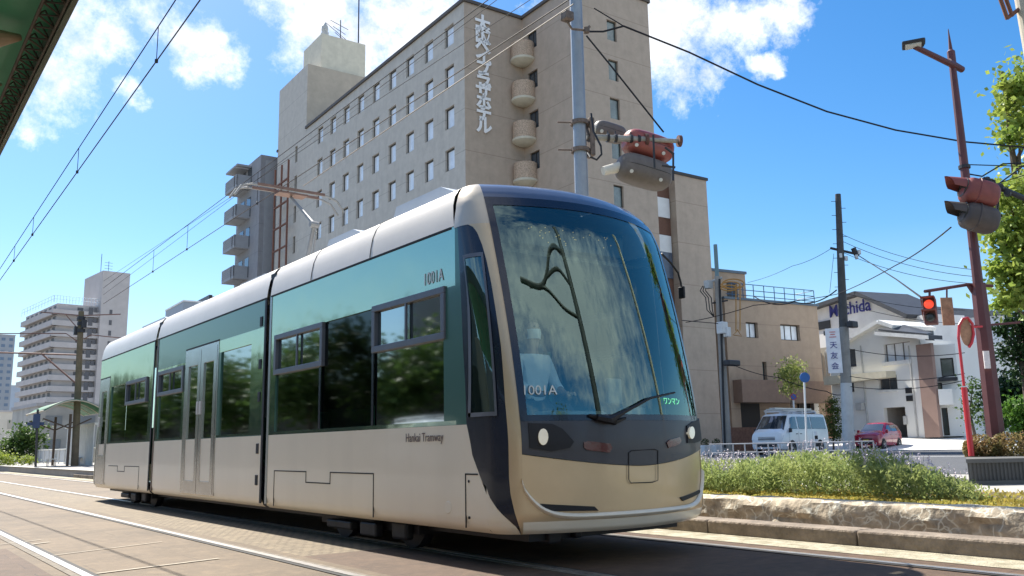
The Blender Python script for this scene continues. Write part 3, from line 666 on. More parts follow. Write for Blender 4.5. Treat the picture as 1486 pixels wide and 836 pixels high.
# pantograph
PG=mat('pantograph_grey',(.30,.29,.28),.6,.2,.15,8); PB=mat('pantograph_brown',(.22,.13,.10),.6,.2,.2,8)
pk=onX(456,326,XC); pf=onX(437,380,XC); pt_=onX(422,286,XC)
pf=Vector((XC,pf.y,3.5)); 
q=MB(); q.bb((XC-.5,pf.y-.6,3.49),(XC+.5,pf.y+.6,3.56)); q.build('pantograph_base',PG,T)
q=MB(); q.tube([pf,pk],[.045,.032],8); q.tube([pf+Vector((.12,0,0)),pk+Vector((.04,0,-.1))],.012,6); q.lathe([(0,-.07),(.05,-.07),(.05,.07),(0,.07)],pk,10,(1,0,0)); q.build('pantograph_lower_arm',PG,T)
q=MB(); q.tube([pk,pt_],[.035,.022],8); q.build('pantograph_upper_arm',PG,T)
hc=pt_+Vector((0,0,.08)); q=MB()
for dy in (-.12,.12):
    q.tube([hc+Vector((-.98,dy,-.22)),hc+Vector((-.88,dy,-.05)),hc+Vector((-.7,dy,.0)),hc+Vector((.6,dy,.0)),hc+Vector((.78,dy,-.06)),hc+Vector((.92,dy,-.24))],.018,6)
q.build('pantograph_horn',PG,T); q=MB(); q.bb(hc+Vector((-.62,-.14,-.01)),hc+Vector((.55,-.10,.035))); q.bb(hc+Vector((-.62,.10,-.01)),hc+Vector((.55,.14,.035))); q.bb(hc+Vector((-.25,-.12,-.06)),hc+Vector((.25,.12,-.03))); q.build('pantograph_head',PB,T)
# bogies
for yc in (8.6,18.0):
    b=MB(); b.bb((XC-1.0,yc-1.1,.16),(XC+1.0,yc+1.1,.4)); 
    for s in (-1,1): b.bb((XC+s*1.08-.05,yc-.45,.10),(XC+s*1.08+.05,yc-.1,.24),.02); b.bb((XC+s*1.06-.05,yc+.15,.13),(XC+s*1.06+.05,yc+.75,.22),.02); b.bb((XC+s*1.04-.05,yc-1.0,.10),(XC+s*1.04+.05,yc-.7,.28),.03)
    bo=b.build('bogie',mat('bogie_grey',(.035,.035,.038),.55,.5,.3,6),T)
    for s in (-1,1):
        for dy in (-.75,.75):
            q=MB(); q.lathe([(0,-.06),(.30,-.06),(.31,.0),(.29,.06),(0,.06)],(XC+s*.82,yc+dy,.30),20,(1,0,0)); q.build('wheel',DARK,bo)
q=MB(); q.bb((XC-.72,5.85,.17),(XC-.58,6.0,.32),.02); q.bb((XC-.45,5.82,.2),(XC-.37,5.95,.32),.02); q.bb((XC-.9,5.9,.2),(XC+.9,20.6,.3)); q.build('underframe',DARK,T)
# interior
INT=mat('interior_panel',(.33,.36,.34),.6,0,.1,2); SEAT=mat('seat_cloth',(.05,.16,.10),.8,0,.2,12)
q=MB(); q.bb((XC-1.18,6.9,.33),(XC+1.18,20.4,.38)); q.bb((XC-1.1,5.95,.7),(XC+1.1,6.9,.78)); q.build('floor',mat('tram_floor',(.10,.10,.11),.6),T)
q=MB(); q.bb((XC-1.17,6.6,2.86),(XC+1.17,20.4,2.9)); q.build('ceiling',INT,T)
q=MB(); q.bb((XC-1.0,5.80,1.0),(XC+1.0,6.25,1.16),.04); q.bb((XC-.45,6.1,1.12),(XC+.25,6.4,1.30),.04); q.box((XC+.45,5.98,1.24),(.26,.10,.18),None,.02); q.box((XC+.52,6.3,1.5),(.2,.05,.26),None,.02); q.build('driver_console',mat('console_grey',(.22,.24,.24),.5),T)
q=MB(); q.bb((XC-.9,7.35,.75),(XC+.3,7.40,1.9)); q.bb((XC+.55,7.35,.38),(XC+.60,8.0,2.0)); q.build('cab_partition',mat('cab_partition_green',(.06,.17,.13),.4),T)
q=MB(); q.bb((XC-.25,7.05,1.25),(XC+.27,7.15,2.05),.05); q.bb((XC-.26,6.72,1.18),(XC+.28,7.1,1.3),.05); q.build('driver_seat',mat('grey_seat',(.08,.085,.09),.7),T)
for sd in (-1,1):
    for yy in (8.,8.9,9.8,11.7,15.0,17,17.9,18.8):
        q=MB(); q.bb((XC+sd*.72-.4,yy-.05,.78),(XC+sd*.72+.4,yy+.42,.86),.03); q.bb((XC+sd*.72-.4,yy+.38,.8),(XC+sd*.72+.4,yy+.46,1.45),.03); q.build('passenger_seat',SEAT,T)
for yy in (9.2,12.3,14.9,17.5): 
    for sd in (-1,1): q=MB(); q.tube([(XC+sd*.3,yy,.38),(XC+sd*.3,yy,2.86)],.016,6); q.build('grab_pole',STEEL,T)
# lettering on the tram
X=XC-TW-.006
LET=mat('pale_lettering',(.75,.78,.74),.5); LETB=mat('brown_lettering',(.17,.12,.10),.5)
text('fleet_number','1001A',LET,frontL,(X,6.83,2.56),(0,-1,0),(0,0,1),.17,.002,sx=.8)
text('operator_name','Hankai Tramway',LETB,frontL,(X,7.0,1.08),(0,-1,0),(0,0,1),.115,.002,sx=.85)
def ntext(name,body,m,px,py,size,par):
    t,z=inv(px,py); P=nose(t,z,.02); a=nose(t-.01,z); b=nose(t+.01,z); c=nose(t,z+.01); return text(name,body,m,par,P,b-a,c-nose(t,z),size,.002)
ntext('fleet_number','1001A',LET,782,567,.115,ws); ntext('service_word','ワンマン',mat('green_lettering',(.15,.6,.3),.5,emit=(.2,.8,.4,.5)),972,583,.075,ws)
# overhead display inside the windscreen
DS=mat('amber_display',(.9,.5,.1),.5,emit=(1,.75,.3,.15)); q=MB()
random.seed(3)
dsp=MB(); dsp.bb((XC-.75,6.32,2.88),(XC+.75,6.42,3.12)); do=dsp.build('destination_display',mat('display_black',(.01,.015,.02),.3),T)
for i in range(64):
    for j in range(9):
        if random.random()<.06: q.bb((XC-.5+i*.017,6.312,2.92+j*.018),(XC-.5+i*.017+.009,6.318,2.928+j*.018))
q.build('display_dots',DS,do)
# ------------------------------------------------------------------ driver
def skin(name,verts,edges,m,parent,sub=2,root=0):
    me=bpy.data.meshes.new(name); inv_=WM.get(parent.name,Matrix.Identity(4)).inverted() if parent else Matrix.Identity(4)
    me.from_pydata([tuple(inv_@Vector(v[:3])) for v in verts],edges,[]); o=bpy.data.objects.new(name,me); S.collection.objects.link(o); me.materials.append(m)
    md=o.modifiers.new('skin','SKIN'); 
    if not me.skin_vertices: 
        bm=bmesh.new(); bm.from_mesh(me); bm.verts.layers.skin.verify(); bm.to_mesh(me); bm.free()
    for i,v in enumerate(verts): r=v[3]; me.skin_vertices[0].data[i].radius=(r,v[4] if len(v)>4 else r)
    me.skin_vertices[0].data[root].use_root=True
    sb=o.modifiers.new('sub','SUBSURF'); sb.levels=sub; sb.render_levels=sub
    if parent: o.parent=parent; WM[o.name]=WM[parent.name]
    return o
def driver():
    x,y,z=XC-.02,6.92,1.36
    P=thing('person','tram driver in a white shirt and white face mask seated behind the windscreen','person',(x,y,z))
    SK=mat('skin',(.42,.27,.20),.6,0,.08,6); SH=mat('white_shirt',(.78,.80,.82),.8,0,.06,8); HR=mat('black_hair',(.012,.011,.012),.6,0,.3,20); TR=mat('navy_trousers',(.02,.025,.04),.8)
    v=[(x,y,z,.15,.12),(x,y,z+.22,.15,.11),(x,y,z+.42,.17,.11),(x,y,z+.52,.09),(x,y-.01,z+.60,.055),(x,y-.02,z+.70,.085),(x,y-.02,z+.80,.095),(x,y-.01,z+.88,.07),
       (x-.17,y,z+.48,.07),(x-.24,y-.06,z+.24,.048),(x-.18,y-.30,z+.12,.038),(x-.14,y-.40,z+.12,.03),
       (x+.17,y,z+.48,.07),(x+.24,y-.06,z+.24,.048),(x+.18,y-.30,z+.12,.038),(x+.14,y-.40,z+.12,.03),
       (x-.1,y-.02,z-.03,.095),(x-.12,y-.40,z-.03,.075),(x-.12,y-.48,z-.40,.05),(x+.1,y-.02,z-.03,.095),(x+.12,y-.40,z-.03,.075),(x+.12,y-.48,z-.40,.05)]
    e=[(0,1),(1,2),(2,3),(3,4),(4,5),(5,6),(6,7),(2,8),(8,9),(9,10),(10,11),(2,12),(12,13),(13,14),(14,15),(0,16),(16,17),(17,18),(0,19),(19,20),(20,21)]
    skin('body',v,e,SK,P)
    sv=[(x,y,z,.165,.13),(x,y,z+.22,.165,.125),(x,y,z+.42,.19,.125),(x,y,z+.52,.10),(x-.18,y,z+.48,.085),(x-.25,y-.06,z+.24,.062),(x-.2,y-.22,z+.15,.052),(x+.18,y,z+.48,.085),(x+.25,y-.06,z+.24,.062),(x+.2,y-.22,z+.15,.052)]
    skin('shirt',sv,[(0,1),(1,2),(2,3),(2,4),(4,5),(5,6),(2,7),(7,8),(8,9)],SH,P)
    skin('trousers',[(x,y,z-.02,.13,.12),(x-.1,y-.02,z-.03,.105),(x-.12,y-.40,z-.03,.085),(x-.12,y-.48,z-.38,.06),(x+.1,y-.02,z-.03,.105),(x+.12,y-.40,z-.03,.085),(x+.12,y-.48,z-.38,.06)],[(0,1),(1,2),(2,3),(0,4),(4,5),(5,6)],TR,P)
    h=MB(); h.sm=True; c=Vector((x,y,z+.80))
    h.grid(lambda a,b:c+Vector((.092*math.cos(a)*math.sin(b),.105*math.sin(a)*math.sin(b)+.012,.118*math.cos(b)+.01)) if not(math.sin(a)<-.2 and b>1.05) else c+Vector((.088*math.cos(a)*math.sin(b),.08*math.sin(a)*math.sin(b)+.02,.118*math.cos(b)+.01)),[2*PI*k/20 for k in range(21)],[1.9*k/10 for k in range(11)]); h.build('hair',HR,P)
    m_=MB(); m_.sm=True; m_.grid(lambda a,b:c+Vector((.088*math.sin(a),-.112*math.cos(a)-.012*(1-abs(b)),-.055+.05*b)),[-1.2+2.4*k/12 for k in range(13)],[-1,-.5,0,.5,1]); m_.build('face_mask',WHITE,P)
    for s in (-1,1):
        q=MB(); q.lathe([(0,-.012),(.012,-.006),(.013,0),(0,.012)],c+Vector((s*.035,-.102,.018)),8); q.build('eye',mat('eye_dark',(.02,.02,.02),.2),P)
        q=MB(); q.sm=True; q.grid(lambda a,b:c+Vector((s*(.092+.010*math.sin(b)),.014*math.cos(a)*math.sin(b)+.01,.028*math.cos(b)-.01)),[2*PI*k/8 for k in range(9)],[PI*k/6 for k in range(7)]); q.build('ear',SK,P)
        hd=Vector((x+s*.14,y-.42,z+.12))
        for k in range(4):
            fx=(k-1.5)*.019; ln=(.07,.08,.075,.06)[k]; b0=hd+Vector((fx,0,0)); skin('finger',[(*b0,.009),(*(b0+Vector((0,-ln*.6,.015))),.0085),(*(b0+Vector((0,-ln,-.02))),.007)],[(0,1),(1,2)],SK,P,1)
        skin('thumb',[(*(hd+Vector((-s*.02,.02,0))),.011),(*(hd+Vector((-s*.05,-.02,-.005))),.009),(*(hd+Vector((-s*.055,-.045,-.02))),.007)],[(0,1),(1,2)],SK,P,1)
driver()
# ------------------------------------------------------------------ buildings
def az(vpx): return YAW+math.atan((vpx-CX)/FPX)      # azimuth (from +Y, clockwise) of level lines meeting at that column of the horizon
class Fr:
    """building frame: origin on the ground, local X along u, local Y along v (away)"""
    def __init__(s,x,y,z,azu):
        s.o=Vector((x,y,z)); s.u=Vector((math.sin(azu),math.cos(azu),0)); s.v=Vector((-s.u.y,s.u.x,0)); s.rz=math.atan2(s.u.y,s.u.x)
    def hx(s,px,py,X=0):   # hit plane local x = X -> (y,z)
        r=ray(px,py); k=((s.o+s.u*X-EYE).dot(s.u))/r.dot(s.u); P=EYE+r*k-s.o; return P.dot(s.v),P.z
    def hy(s,px,py,Y=0):
        r=ray(px,py); k=((s.o+s.v*Y-EYE).dot(s.v))/r.dot(s.v); P=EYE+r*k-s.o; return P.dot(s.u),P.z
    def place(s,o): o.location=s.o; o.rotation_euler=(0,0,s.rz); return o
def later(fr,name,label,cat,group=None):
    o=thing(name,label,cat,(0,0,0),0,group); fr.place(o); return o      # build in local space, WM stays identity
# --- hotel
HW=lines_mat('hotel_grey_render',(.54,.50,.44),(.30,.27,.23),2.9,.05,off=.4,period2=0,streak=.12)
HB=lines_mat('hotel_brown_tile',(.48,.385,.30),(.29,.22,.165),2.9,.05,off=.4,streak=.10)
CREAM=lines_mat('cream_render',(.66,.62,.50),(.4,.36,.28),50,.02,streak=.1)
DKFR=mat('dark_bronze_frame',(.04,.035,.03),.5); CURT=mat('curtained_pane',(.80,.82,.84),.15,0,.15,1.3,spec=.8); PANE=mat('dark_pane',(.06,.075,.09),.08,0,.3,.7,spec=.9)
A=at(676,300,54.6); hf=Fr(A.x,A.y,RZ,az(2550))
hotel=later(hf,'hotel','tall brown and grey hotel with rows of small windows and white vertical lettering','hotel')
ztop=hf.hx(673,1)[1]; v1=hf.hx(445,168)[0]; v2=hf.hx(406,125)[0]
zt=hf.hy(445,92,v1)[1]
zc=[hf.hx(652,y)[1] for y in (52,110.5,170,232)]; st=(zc[0]-zc[3])/3
cols=[hf.hx(x,y)[0] for x,y in ((651.6,52),(625.5,71),(601.4,89),(578.8,105),(557.2,121),(536.6,136),(514.5,152),(490.4,170),(468.3,186),(447.7,202))]
print('hotel',ztop,v1,v2,zt,zc,cols)
cols=[cols[0]+(cols[-1]-cols[0])*k/9 for k in range(10)]
rows=[zc[0]-st*k for k in range(8)]
hw=.62; hh=.76
holes=[(c-hw,c+hw,z-hh,z+hh) for c in cols for z in rows]
nc=hf.hx(431.6,158)[0]; nrow=[r-.6 for r in rows]
holes+= [(nc-.3,nc+.3,z-.9,z+.75) for z in rows[0:8]]
w=MB(); wallgrid(w,(0,0),(0,1),(-1,0),v1,0,ztop,[h for h in holes if h[1]<v1],.22); wallgrid(w,(0,v1),(0,1),(-1,0),v2-v1,0,zt,[(h[0]-v1,h[1]-v1,h[2],h[3]) for h in holes if h[0]>v1],.22)
leftw=w.build('wall',HW,hotel); leftw['label']='grey side wall with rows of small windows'
for h in holes: window(leftw,(0,0),(0,1),(-1,0),h,.22,DKFR,CURT if h[1]-h[0]>.7 else PANE,.12,0)
u1=hf.hy(757,24,0)[0]; 
kk=None
# notch wall comes toward the street until the column behind the signal pole
k2=hf.hx(846,60,u1)[0]; u2=hf.hy(946,130,k2)[0]; z2=hf.hy(941,25,k2)[1]
print('notch',u1,k2,u2,z2,hf.hy(757,24,0)[1])
w=MB(); wallgrid(w,(0,0),(1,0),(0,-1),u1,0,ztop,(),.2)
bz=[hf.hx(758,y,u1)[1] for y in (86,144,202,261)]
nh=[(-1.7,-.55,z+.3,z+1.6) for z in bz]
wallgrid(w,(u1,k2),(0,1),(-1,0),-k2,0,ztop,[(-k2+a,-k2+b,c,d) for a,b,c,d in nh],.2)
fh=[]
for px,py in ((886,44),(890,102),(893,158),(896,216),(899,285)):
    a,z=hf.hy(px,py,k2); fh.append((a-u1-.42,a-u1+.42,z-.72,z+.72))
fh+= [(fh[0][0],fh[0][1],fh[4][2]-st*j,fh[4][3]-st*j) for j in (1,2,3)]
a0=sum(f[0] for f in fh[:5])/5; fh=[(a0,a0+.84,f[2],f[3]) for f in fh]
wallgrid(w,(u1,k2),(1,0),(0,-1),u2-u1,0,ztop,fh,.2)
depth=v2
wallgrid(w,(u2,k2),(0,1),(1,0),depth-k2,0,ztop)
roof=[(0,0),(u1,0),(u1,k2),(u2,k2),(u2,depth),(0,depth)]
rw=w.build('wall',HB,hotel); rw['label']='brown tiled front wall with the vertical sign'
q=MB(); q.add([(x,y,ztop-.05) for x,y in roof],[(0,1,5),(1,4,5),(1,2,4),(2,3,4)]); q.build('roof',CONC,hotel)
q=MB()
for i in range(5):
    (xa,ya),(xb,yb)=roof[i],roof[i+1]; d_=Vector((xb-xa,yb-ya,0)); 
    if d_.length<.1: continue
    q.box(((xa+xb)/2,(ya+yb)/2,ztop+.05),(d_.length+.2,.3,.22),Matrix.Rotation(math.atan2(d_.y,d_.x),3,'Z'))
q.box((0,v1/2,ztop+.05),(.3,v1,.24)); q.build('roof_coping',mat('dark_coping',(.10,.085,.075),.7),hotel)
for h in fh: window(rw,(u1,k2),(1,0),(0,-1),h,.2,DKFR,mat('green_grey_pane',(.20,.25,.24),.1,0,.3,1.5,spec=.8),.07,0)
for (a,b,c,d) in nh: window(rw,(u1,k2),(0,1),(-1,0),(-k2+a,-k2+b,c,d),.2,DKFR,PANE,.06,1)
# round balconies in the notch
BT=mat('pebbled_balcony',(.50,.38,.28),.9,0,.45,14,bump=.6,bscale=20)
for i,z in enumerate(bz):
    c=Vector((u1-.42,-.62,0)); q=MB(); q.lathe([(.60,z-.62),(.82,z-.42),(.82,z+.75),(.74,z+.75),(.74,z-.3),(0,z-.3)],c,28); q.sm=True
    b=q.build('balcony',BT,hotel); b['label']='round pebbled balcony'
    q=MB(); q.lathe([(0,z-.78),(.5,z-.78),(.86,z-.56),(.88,z-.42),(.84,z-.40)],c,28); q.sm=True; q.build('balcony_base',CREAM,b)
# tower and rooftop house
tw=hf.hy(520,140,v1)[0]
q=MB(); wallgrid(q,(0,v1),(1,0),(0,-1),tw+2,ztop-.5,zt); wallgrid(q,(tw+2,v1),(0,1),(1,0),v2-v1,ztop-.5,zt); q.quad((0,v1,zt-.02),(tw+2,v1,zt-.02),(tw+2,v2,zt-.02),(0,v2,zt-.02)); tower=q.build('stair_tower',mat('tan_render',(.46,.40,.32),.85,0,.1,1.5),hotel)  # tower has its own tan render, darker than the rooftop house
ua=hf.hy(466,90,v1+.8)[0]; ub=hf.hy(530,90,v1+.8)[0]; zp=hf.hy(466,48,v1+.8)[1]; vb=hf.hx(441,70,ua)[0]
q=MB(); q.bb((ua,v1+.8,zt-.3),(ub,vb,zp)); q.build('rooftop_house',CREAM,hotel)
q=MB(); q.bb((ua+.3,v1+1.2,zp),(ua+.9,v1+1.8,zp+.5)); q.lathe([(.25,0),(.35,.4),(.3,.8),(.05,1.2)],(ua+.6,v1+1.5,zp+.4),10); q.build('rooftop_beacon',mat('pale_grey_metal',(.5,.5,.48),.5),hotel)
q=MB(); ax,ay=hf.hy(520,60,v1+2)[0],v1+2; q.tube([(ax,ay,zp-.1),(ax,ay,zp+6.5)],.07,5); q.build('mast',DARK,hotel)
q=MB(); ax=hf.hy(494,50,v1+2)[0]; q.tube([(ax,ay,zp-.1),(ax,ay,zp+2.6)],.05,5)
for dz,l in ((2.3,2.2),(1.7,1.6),(1.1,1.2)): q.tube([(ax-l/2,ay,zp+dz),(ax+l/2,ay+.6,zp+dz-.2)],.03,4)
q.tube([(ax-1.6,ay,zp+1.9),(ax+1,ay,zp+.4)],.03,4); q.build('antenna',DARK,hotel)
q=MB(); ex,ez=hf.hy(725,10,6); q.bb((ex-1.2,5.6,ztop),(ex+2.6,9,ztop+1.9)); q.build('roof_plant',mat('plant_white',(.5,.54,.56),.6),hotel)
q=MB(); q.bb((ex-1.25,5.59,ztop+.4),(ex-.2,5.62,ztop+1.5)); q.bb((ex+.7,5.585,ztop+.5),(ex+2.2,5.6,ztop+1.4)); q.build('plant_louvre',DARK,hotel)
q=MB(); tx=u2-1.2
for dx in (0,.45,.9): q.bb((tx+dx,k2+1,ztop),(tx+dx+.12,k2+1.15,ztop+1.3))
q.bb((tx,k2+1.02,ztop+.6),(tx+1,k2+1.12,ztop+.75)); q.build('roof_aerial',DARK,hotel)
# lower wing with a recessed strip
wz=hf.hy(1022,262,k2+1)[1]; wa=hf.hy(979,262,k2+1)[0]; wb=hf.hy(1023,262,k2+1)[0]; wc=hf.hy(1049,630,k2+1)[0]; wb=(wb+wc)/2
q=MB(); q.bb((wa,k2+1,0),(wb,k2+16,wz)); wing=q.build('lower_wing',HB,hotel)
q=MB(); q.bb((wa-.1,k2+.9,wz),(wb+.1,k2+16,wz+.2)); q.build('wing_coping',DKFR,wing)
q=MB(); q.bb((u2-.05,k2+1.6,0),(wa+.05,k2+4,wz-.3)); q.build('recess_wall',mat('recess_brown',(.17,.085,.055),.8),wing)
for py in (298,352): 
    z=hf.hy(968,py,k2+1.5)[1]; q=MB(); q.bb((u2+.15,k2+1.52,z-.9),(wa-.1,k2+1.6,z+.5)); q.build('recess_window',WHITE,wing)
q=MB(); z=hf.hy(970,385,k2+1.5)[1]; q.bb((u2+.15,k2+1.5,z-.9),(wa-.1,k2+1.6,z+.9)); q.build('recess_window',mat('slate_pane',(.10,.12,.16),.2),wing)
q=MB(); q.bb((u2-.1,k2+.7,0),(u2+.25,k2+1.5,wz-.6)); q.build('downpipe_fin',CREAM,wing)
# rust-coloured ladder frame at the far end
q=MB(); la,lb=hf.hx(424,250,-.3)[0],hf.hx(405,250,-.3)[0]; lz=hf.hx(415,240,-.3)[1]
for a in (la,(la+lb)/2,lb): q.bb((-.75,a-.08,2),(-.6,a+.08,lz))
z=2
while z<lz: q.bb((-.76,la,z),(-.59,lb,z+.12)); z+=2.2
q.build('ladder_frame',mat('rust_brown',(.20,.09,.06),.8,0,.2,3),hotel)
# sign letters, one mesh each under the sign
SG=mat('sign_white',(.93,.93,.92),.4,var=0)
ch='大阪ベイプラザホテル'; 
p0=hf.hy(697,36,-.06); p1=hf.hy(705,184,-.06); uc=(p0[0]+p1[0])/2
for i,c in enumerate(ch):
    z=p0[1]+(p1[1]-p0[1])*i/9; text('sign_letter',c,SG,hotel,Vector((uc,-.10,z)),(1,0,0),(0,0,1),1.34,.05,bold=.045,sx=.95)
# --- grey apartment block with balconies, beyond the hotel
BG=lines_mat('apartment_grey',(.28,.28,.295),(.18,.18,.19),2.9,.05,streak=.1); BGL=mat('balcony_grey',(.33,.34,.36),.75,0,.08,2)
o=hf.o+hf.v*(v2+1.5)+hf.u*(-1.2); bf=Fr(o.x,o.y,RZ,az(2550)); bb_=later(bf,'balcony_apartment','narrow grey apartment block with stacked projecting balconies beyond the hotel','apartment block')
za=bf.hx(402,205)[1]; ya=bf.hx(404,210)[0]; yb=bf.hx(346,245)[0]
q=MB(); q.bb((0,0,0),(14,yb,za)); blk=q.build('wall',BG,bb_)
lv=[bf.hx(352,y,-1.4)[1] for y in (262,310,356,394)]; sp=(lv[0]-lv[3])/3; print('apt',za,ya,yb,lv)
sp=abs(sp)
for k in range(-1,6):
    z=lv[0]-sp*k if k>=0 else min(lv[0]+sp,za-.35)
    for (a,b) in ((3.0,yb*.48),(yb*.51,yb-.6)):
        q=MB()
        if k>=0: q.bb((-1.5,a,z),(-1.38,b,z+1.15)); q.bb((-1.5,a,z),(0,a+.1,z+1.15)); q.bb((-1.5,b-.1,z),(0,b,z+1.15))
        q.bb((-1.5,a,z-.2),(0,b,z)); bal=q.build('balcony',BGL,bb_)
        if k>=0:
            r=MB(); 
            for t_ in range(5): r.bb((-1.53,a+.05,z+.15+t_*.2),(-1.505,b-.05,z+.2+t_*.2))
            r.build('balcony_rail',mat('balcony_line_grey',(.25,.26,.28),.7),bal)  # thin level strips, a darker grey than the balcony front
            g=MB(); g.bb((-.04,a+1,z),( -.01,b-.8,z+2.1)); g.build('balcony_door',PANE,bal)
q=MB(); q.bb((.5,-.1,0),(3,.0,za-.5)); q.build('end_panel',BGL,bb_)
# --- small grey building between
c=at(300,470,118); sf=Fr(c.x,c.y,RZ,az(2550)); sb=later(sf,'grey_building','low pale grey building whose stepped top shows above the tram roof','building')
q=MB(); z=sf.hy(300,440,0)[1]; q.bb((-3.2,0,0),(.5,10,z)); q.bb((.6,1,0),(4.2,10,z+1.2)); q.build('wall',mat('blue_grey_wall',(.33,.37,.42),.7,0,.08,1),sb)
q=MB(); q.bb((.3,.5,0),(.75,9,z+1.3)); q.bb((-1.6,-.03,0),(-1.3,.0,z-.4)); q.build('dark_fin',DARK,sb)
q=MB(); q.bb((-3.3,-.1,z),(.6,10,z+.2)); q.build('coping',WHITE,sb)
# --- tall apartment slab far left
AP=mat('far_concrete',(.47,.44,.43),.85,0,.10,.4,tint=(.4,.38,.37),tscale=.15); APD=mat('far_opening',(.10,.10,.11),.6)
D=215.; c=at(62,650,D); af=Fr(c.x,c.y,0,az(2100)); ap=later(af,'apartment_slab','tall pale concrete apartment slab with open galleries on every floor, far left','apartment block')
zr=af.hy(62,437)[1]; xr=af.hy(150,440)[0]; x3=af.hy(181,500)[0]; xt=af.hy(143,470)[0]; ztw=af.hy(145,393)[1]
stp=af.hy(62,455)[1]-af.hy(62,470.6)[1]; n=13; stp=zr/14.
yl=af.hx(30,470)[0]; print('slab',zr,xr,x3,xt,ztw,stp,yl)
yl=min(60,yl)
q=MB(); q.bb((1.2,1.2,0),(xr,yl,zr)); body=q.build('wall',AP,ap)
q=MB(); q.bb((xt,-1.0,0),(x3,14,ztw)); tw_=q.build('stair_tower',AP,ap)
for k in range(1,15):
    z=zr-stp*k; q=MB(); q.bb((0,0,z-.25),(xt,1.3,z)); q.bb((0,0,z),(xt,.15,z+1.1)); q.bb((0,.15,z-.25),(1.3,yl,z)); q.bb((0,.15,z),(.15,yl,z+1.1)); 
    q.build('gallery',AP,ap)
    w_=MB()
    random.seed(k)
    for xx in (6,10.5,16.,18.,22.5): 
        if xx<xt-2: w_.bb((xx,1.16,z+.9),(xx+random.choice((1.4,2.2)),1.19,z+2.1))
    yy=2.
    while yy<yl-3: w_.bb((1.16,yy,z+.2),(1.19,yy+2.2,z+2.3)); yy+=4.2
    w_.build('window_row',APD,ap)
    if k<14:
        w_=MB(); w_.bb((xt+2.2,-1.06,z+.6),(xt+2.9,-1.01,z+1.9)); w_.build('stair_window',APD,tw_)
        w_=MB(); w_.bb((xt-2.6,-.04,z+.2),(xt-1.5,-.01,z+2.2)); w_.bb((xt-1.3,-.04,z+1),(xt-.5,-.01,z+2.2)); w_.build('corner_opening',APD,ap)
q=MB()
for i in range(17): x=i*(xr)/16; q.tube([(x,.1,zr),(x,.1,zr+1.8)],.05,4)
for i in range(12): y=i*yl/11; q.tube([(.1,y,zr),(.1,y,zr+1.8)],.05,4)
for z in (zr+.9,zr+1.8): q.tube([(.1,yl,z),(.1,.1,z),(xr,.1,z)],.05,4)
q.build('roof_railing',mat('pale_rail',(.5,.6,.68),.5),ap)
q=MB(); q.tube([(xt+.3,2,ztw),(xt+.3,2,ztw+5)],.08,4); q.tube([(xt+2.2,2,ztw),(xt+2.2,2,ztw+3.2)],.07,4); 
for z in (1.2,2.,2.8): q.tube([(xt+1.2,2,ztw+z),(xt+3.2,2,ztw+z)],.05,4)
q.build('antenna',DARK,ap)
# --- slim far tower, pale low blocks at the far left edge
def simple_block(name,label,cat,px0,px1,py,D,mcol,dpt=12,azv=2300,rows=0,dark=APD):
    c=at(px0,650,D); f_=Fr(c.x,c.y,0,az(azv)); o=later(f_,name,label,cat); x=f_.hy(px1,600)[0]; z=f_.hy((px0+px1)/2,py)[1]
    q=MB(); q.bb((0,0,0),(x,dpt,z)); q.build('wall',mcol,o)
    q=MB(); q.bb((-.15,-.15,z),(x+.15,dpt,z+.3)); q.build('roof_edge',AP,o)
    for k in range(rows):
        zz=z-(k+1)*z/(rows+.5); m_=max(2,int(x/3.)); 
        for i in range(m_): w_=MB(); w_.bb((x*(i+.25)/m_,-.05,zz+.4),(x*(i+.75)/m_,-.01,zz+z/(rows+.5)*.6)); w_.build('window',dark,o)
    return o,f_,x,z
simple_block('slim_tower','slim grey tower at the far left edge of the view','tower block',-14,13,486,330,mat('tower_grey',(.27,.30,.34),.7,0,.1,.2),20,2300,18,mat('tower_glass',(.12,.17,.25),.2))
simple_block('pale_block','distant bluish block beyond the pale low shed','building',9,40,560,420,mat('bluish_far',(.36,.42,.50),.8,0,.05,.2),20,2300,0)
simple_block('cream_shed','pale cream low building behind the far left bushes','building',-30,34,598,150,mat('cream_wall',(.62,.57,.48),.8,0,.08,.5),12,2300,2,mat('dull_cream',(.42,.39,.33),.8))  # window panels are a duller cream than the wall
simple_block('low_white_building','low white building with shutters behind the tram stop shelter','building',50,150,590,78,mat('dirty_white_wall',(.50,.47,.42),.8,0,.12,.7,tint=(.3,.28,.25),tscale=.6),10,2200,2,mat('grey_shutter',(.26,.27,.27),.7))
# --- brown building, right
BR=lines_mat('brown_brick_render',(.41,.31,.225),(.25,.18,.14),3.1,.05,off=.2,streak=.10)
c=at(1064,640,62); nf=Fr(c.x,c.y,RZ,az(3000)); nb=later(nf,'brown_building','three storey brown building with blue roof railing left of the white houses','building')
zt_=nf.hy(1110,438)[1]; xe=nf.hy(1190,500)[0]; print('brown',zt_,xe)
def hole(fr_,x0,y0,x1,y1): a=fr_.hy(x0,y0); b=fr_.hy(x1,y1); return (min(a[0],b[0]),max(a[0],b[0]),min(a[1],b[1]),max(a[1],b[1]))
hb=[hole(nf,1082,467,1101,491),hole(nf,1132,470,1162,495),hole(nf,1106,525,1114,552)]
gz=nf.hy(1110,585)[1]; 
w=MB(); wallgrid(w,(0,0),(1,0),(0,-1),xe,0,zt_,hb+[(.9,xe-1.2,.0,gz)],.35); wallgrid(w,(0,0),(0,1),(-1,0),14,0,zt_); wallgrid(w,(xe,0),(0,1),(1,0),14,0,zt_); w.quad((0,0,zt_-.02),(xe,0,zt_-.02),(xe,14,zt_-.02),(0,14,zt_-.02)); wl=w.build('wall',BR,nb)
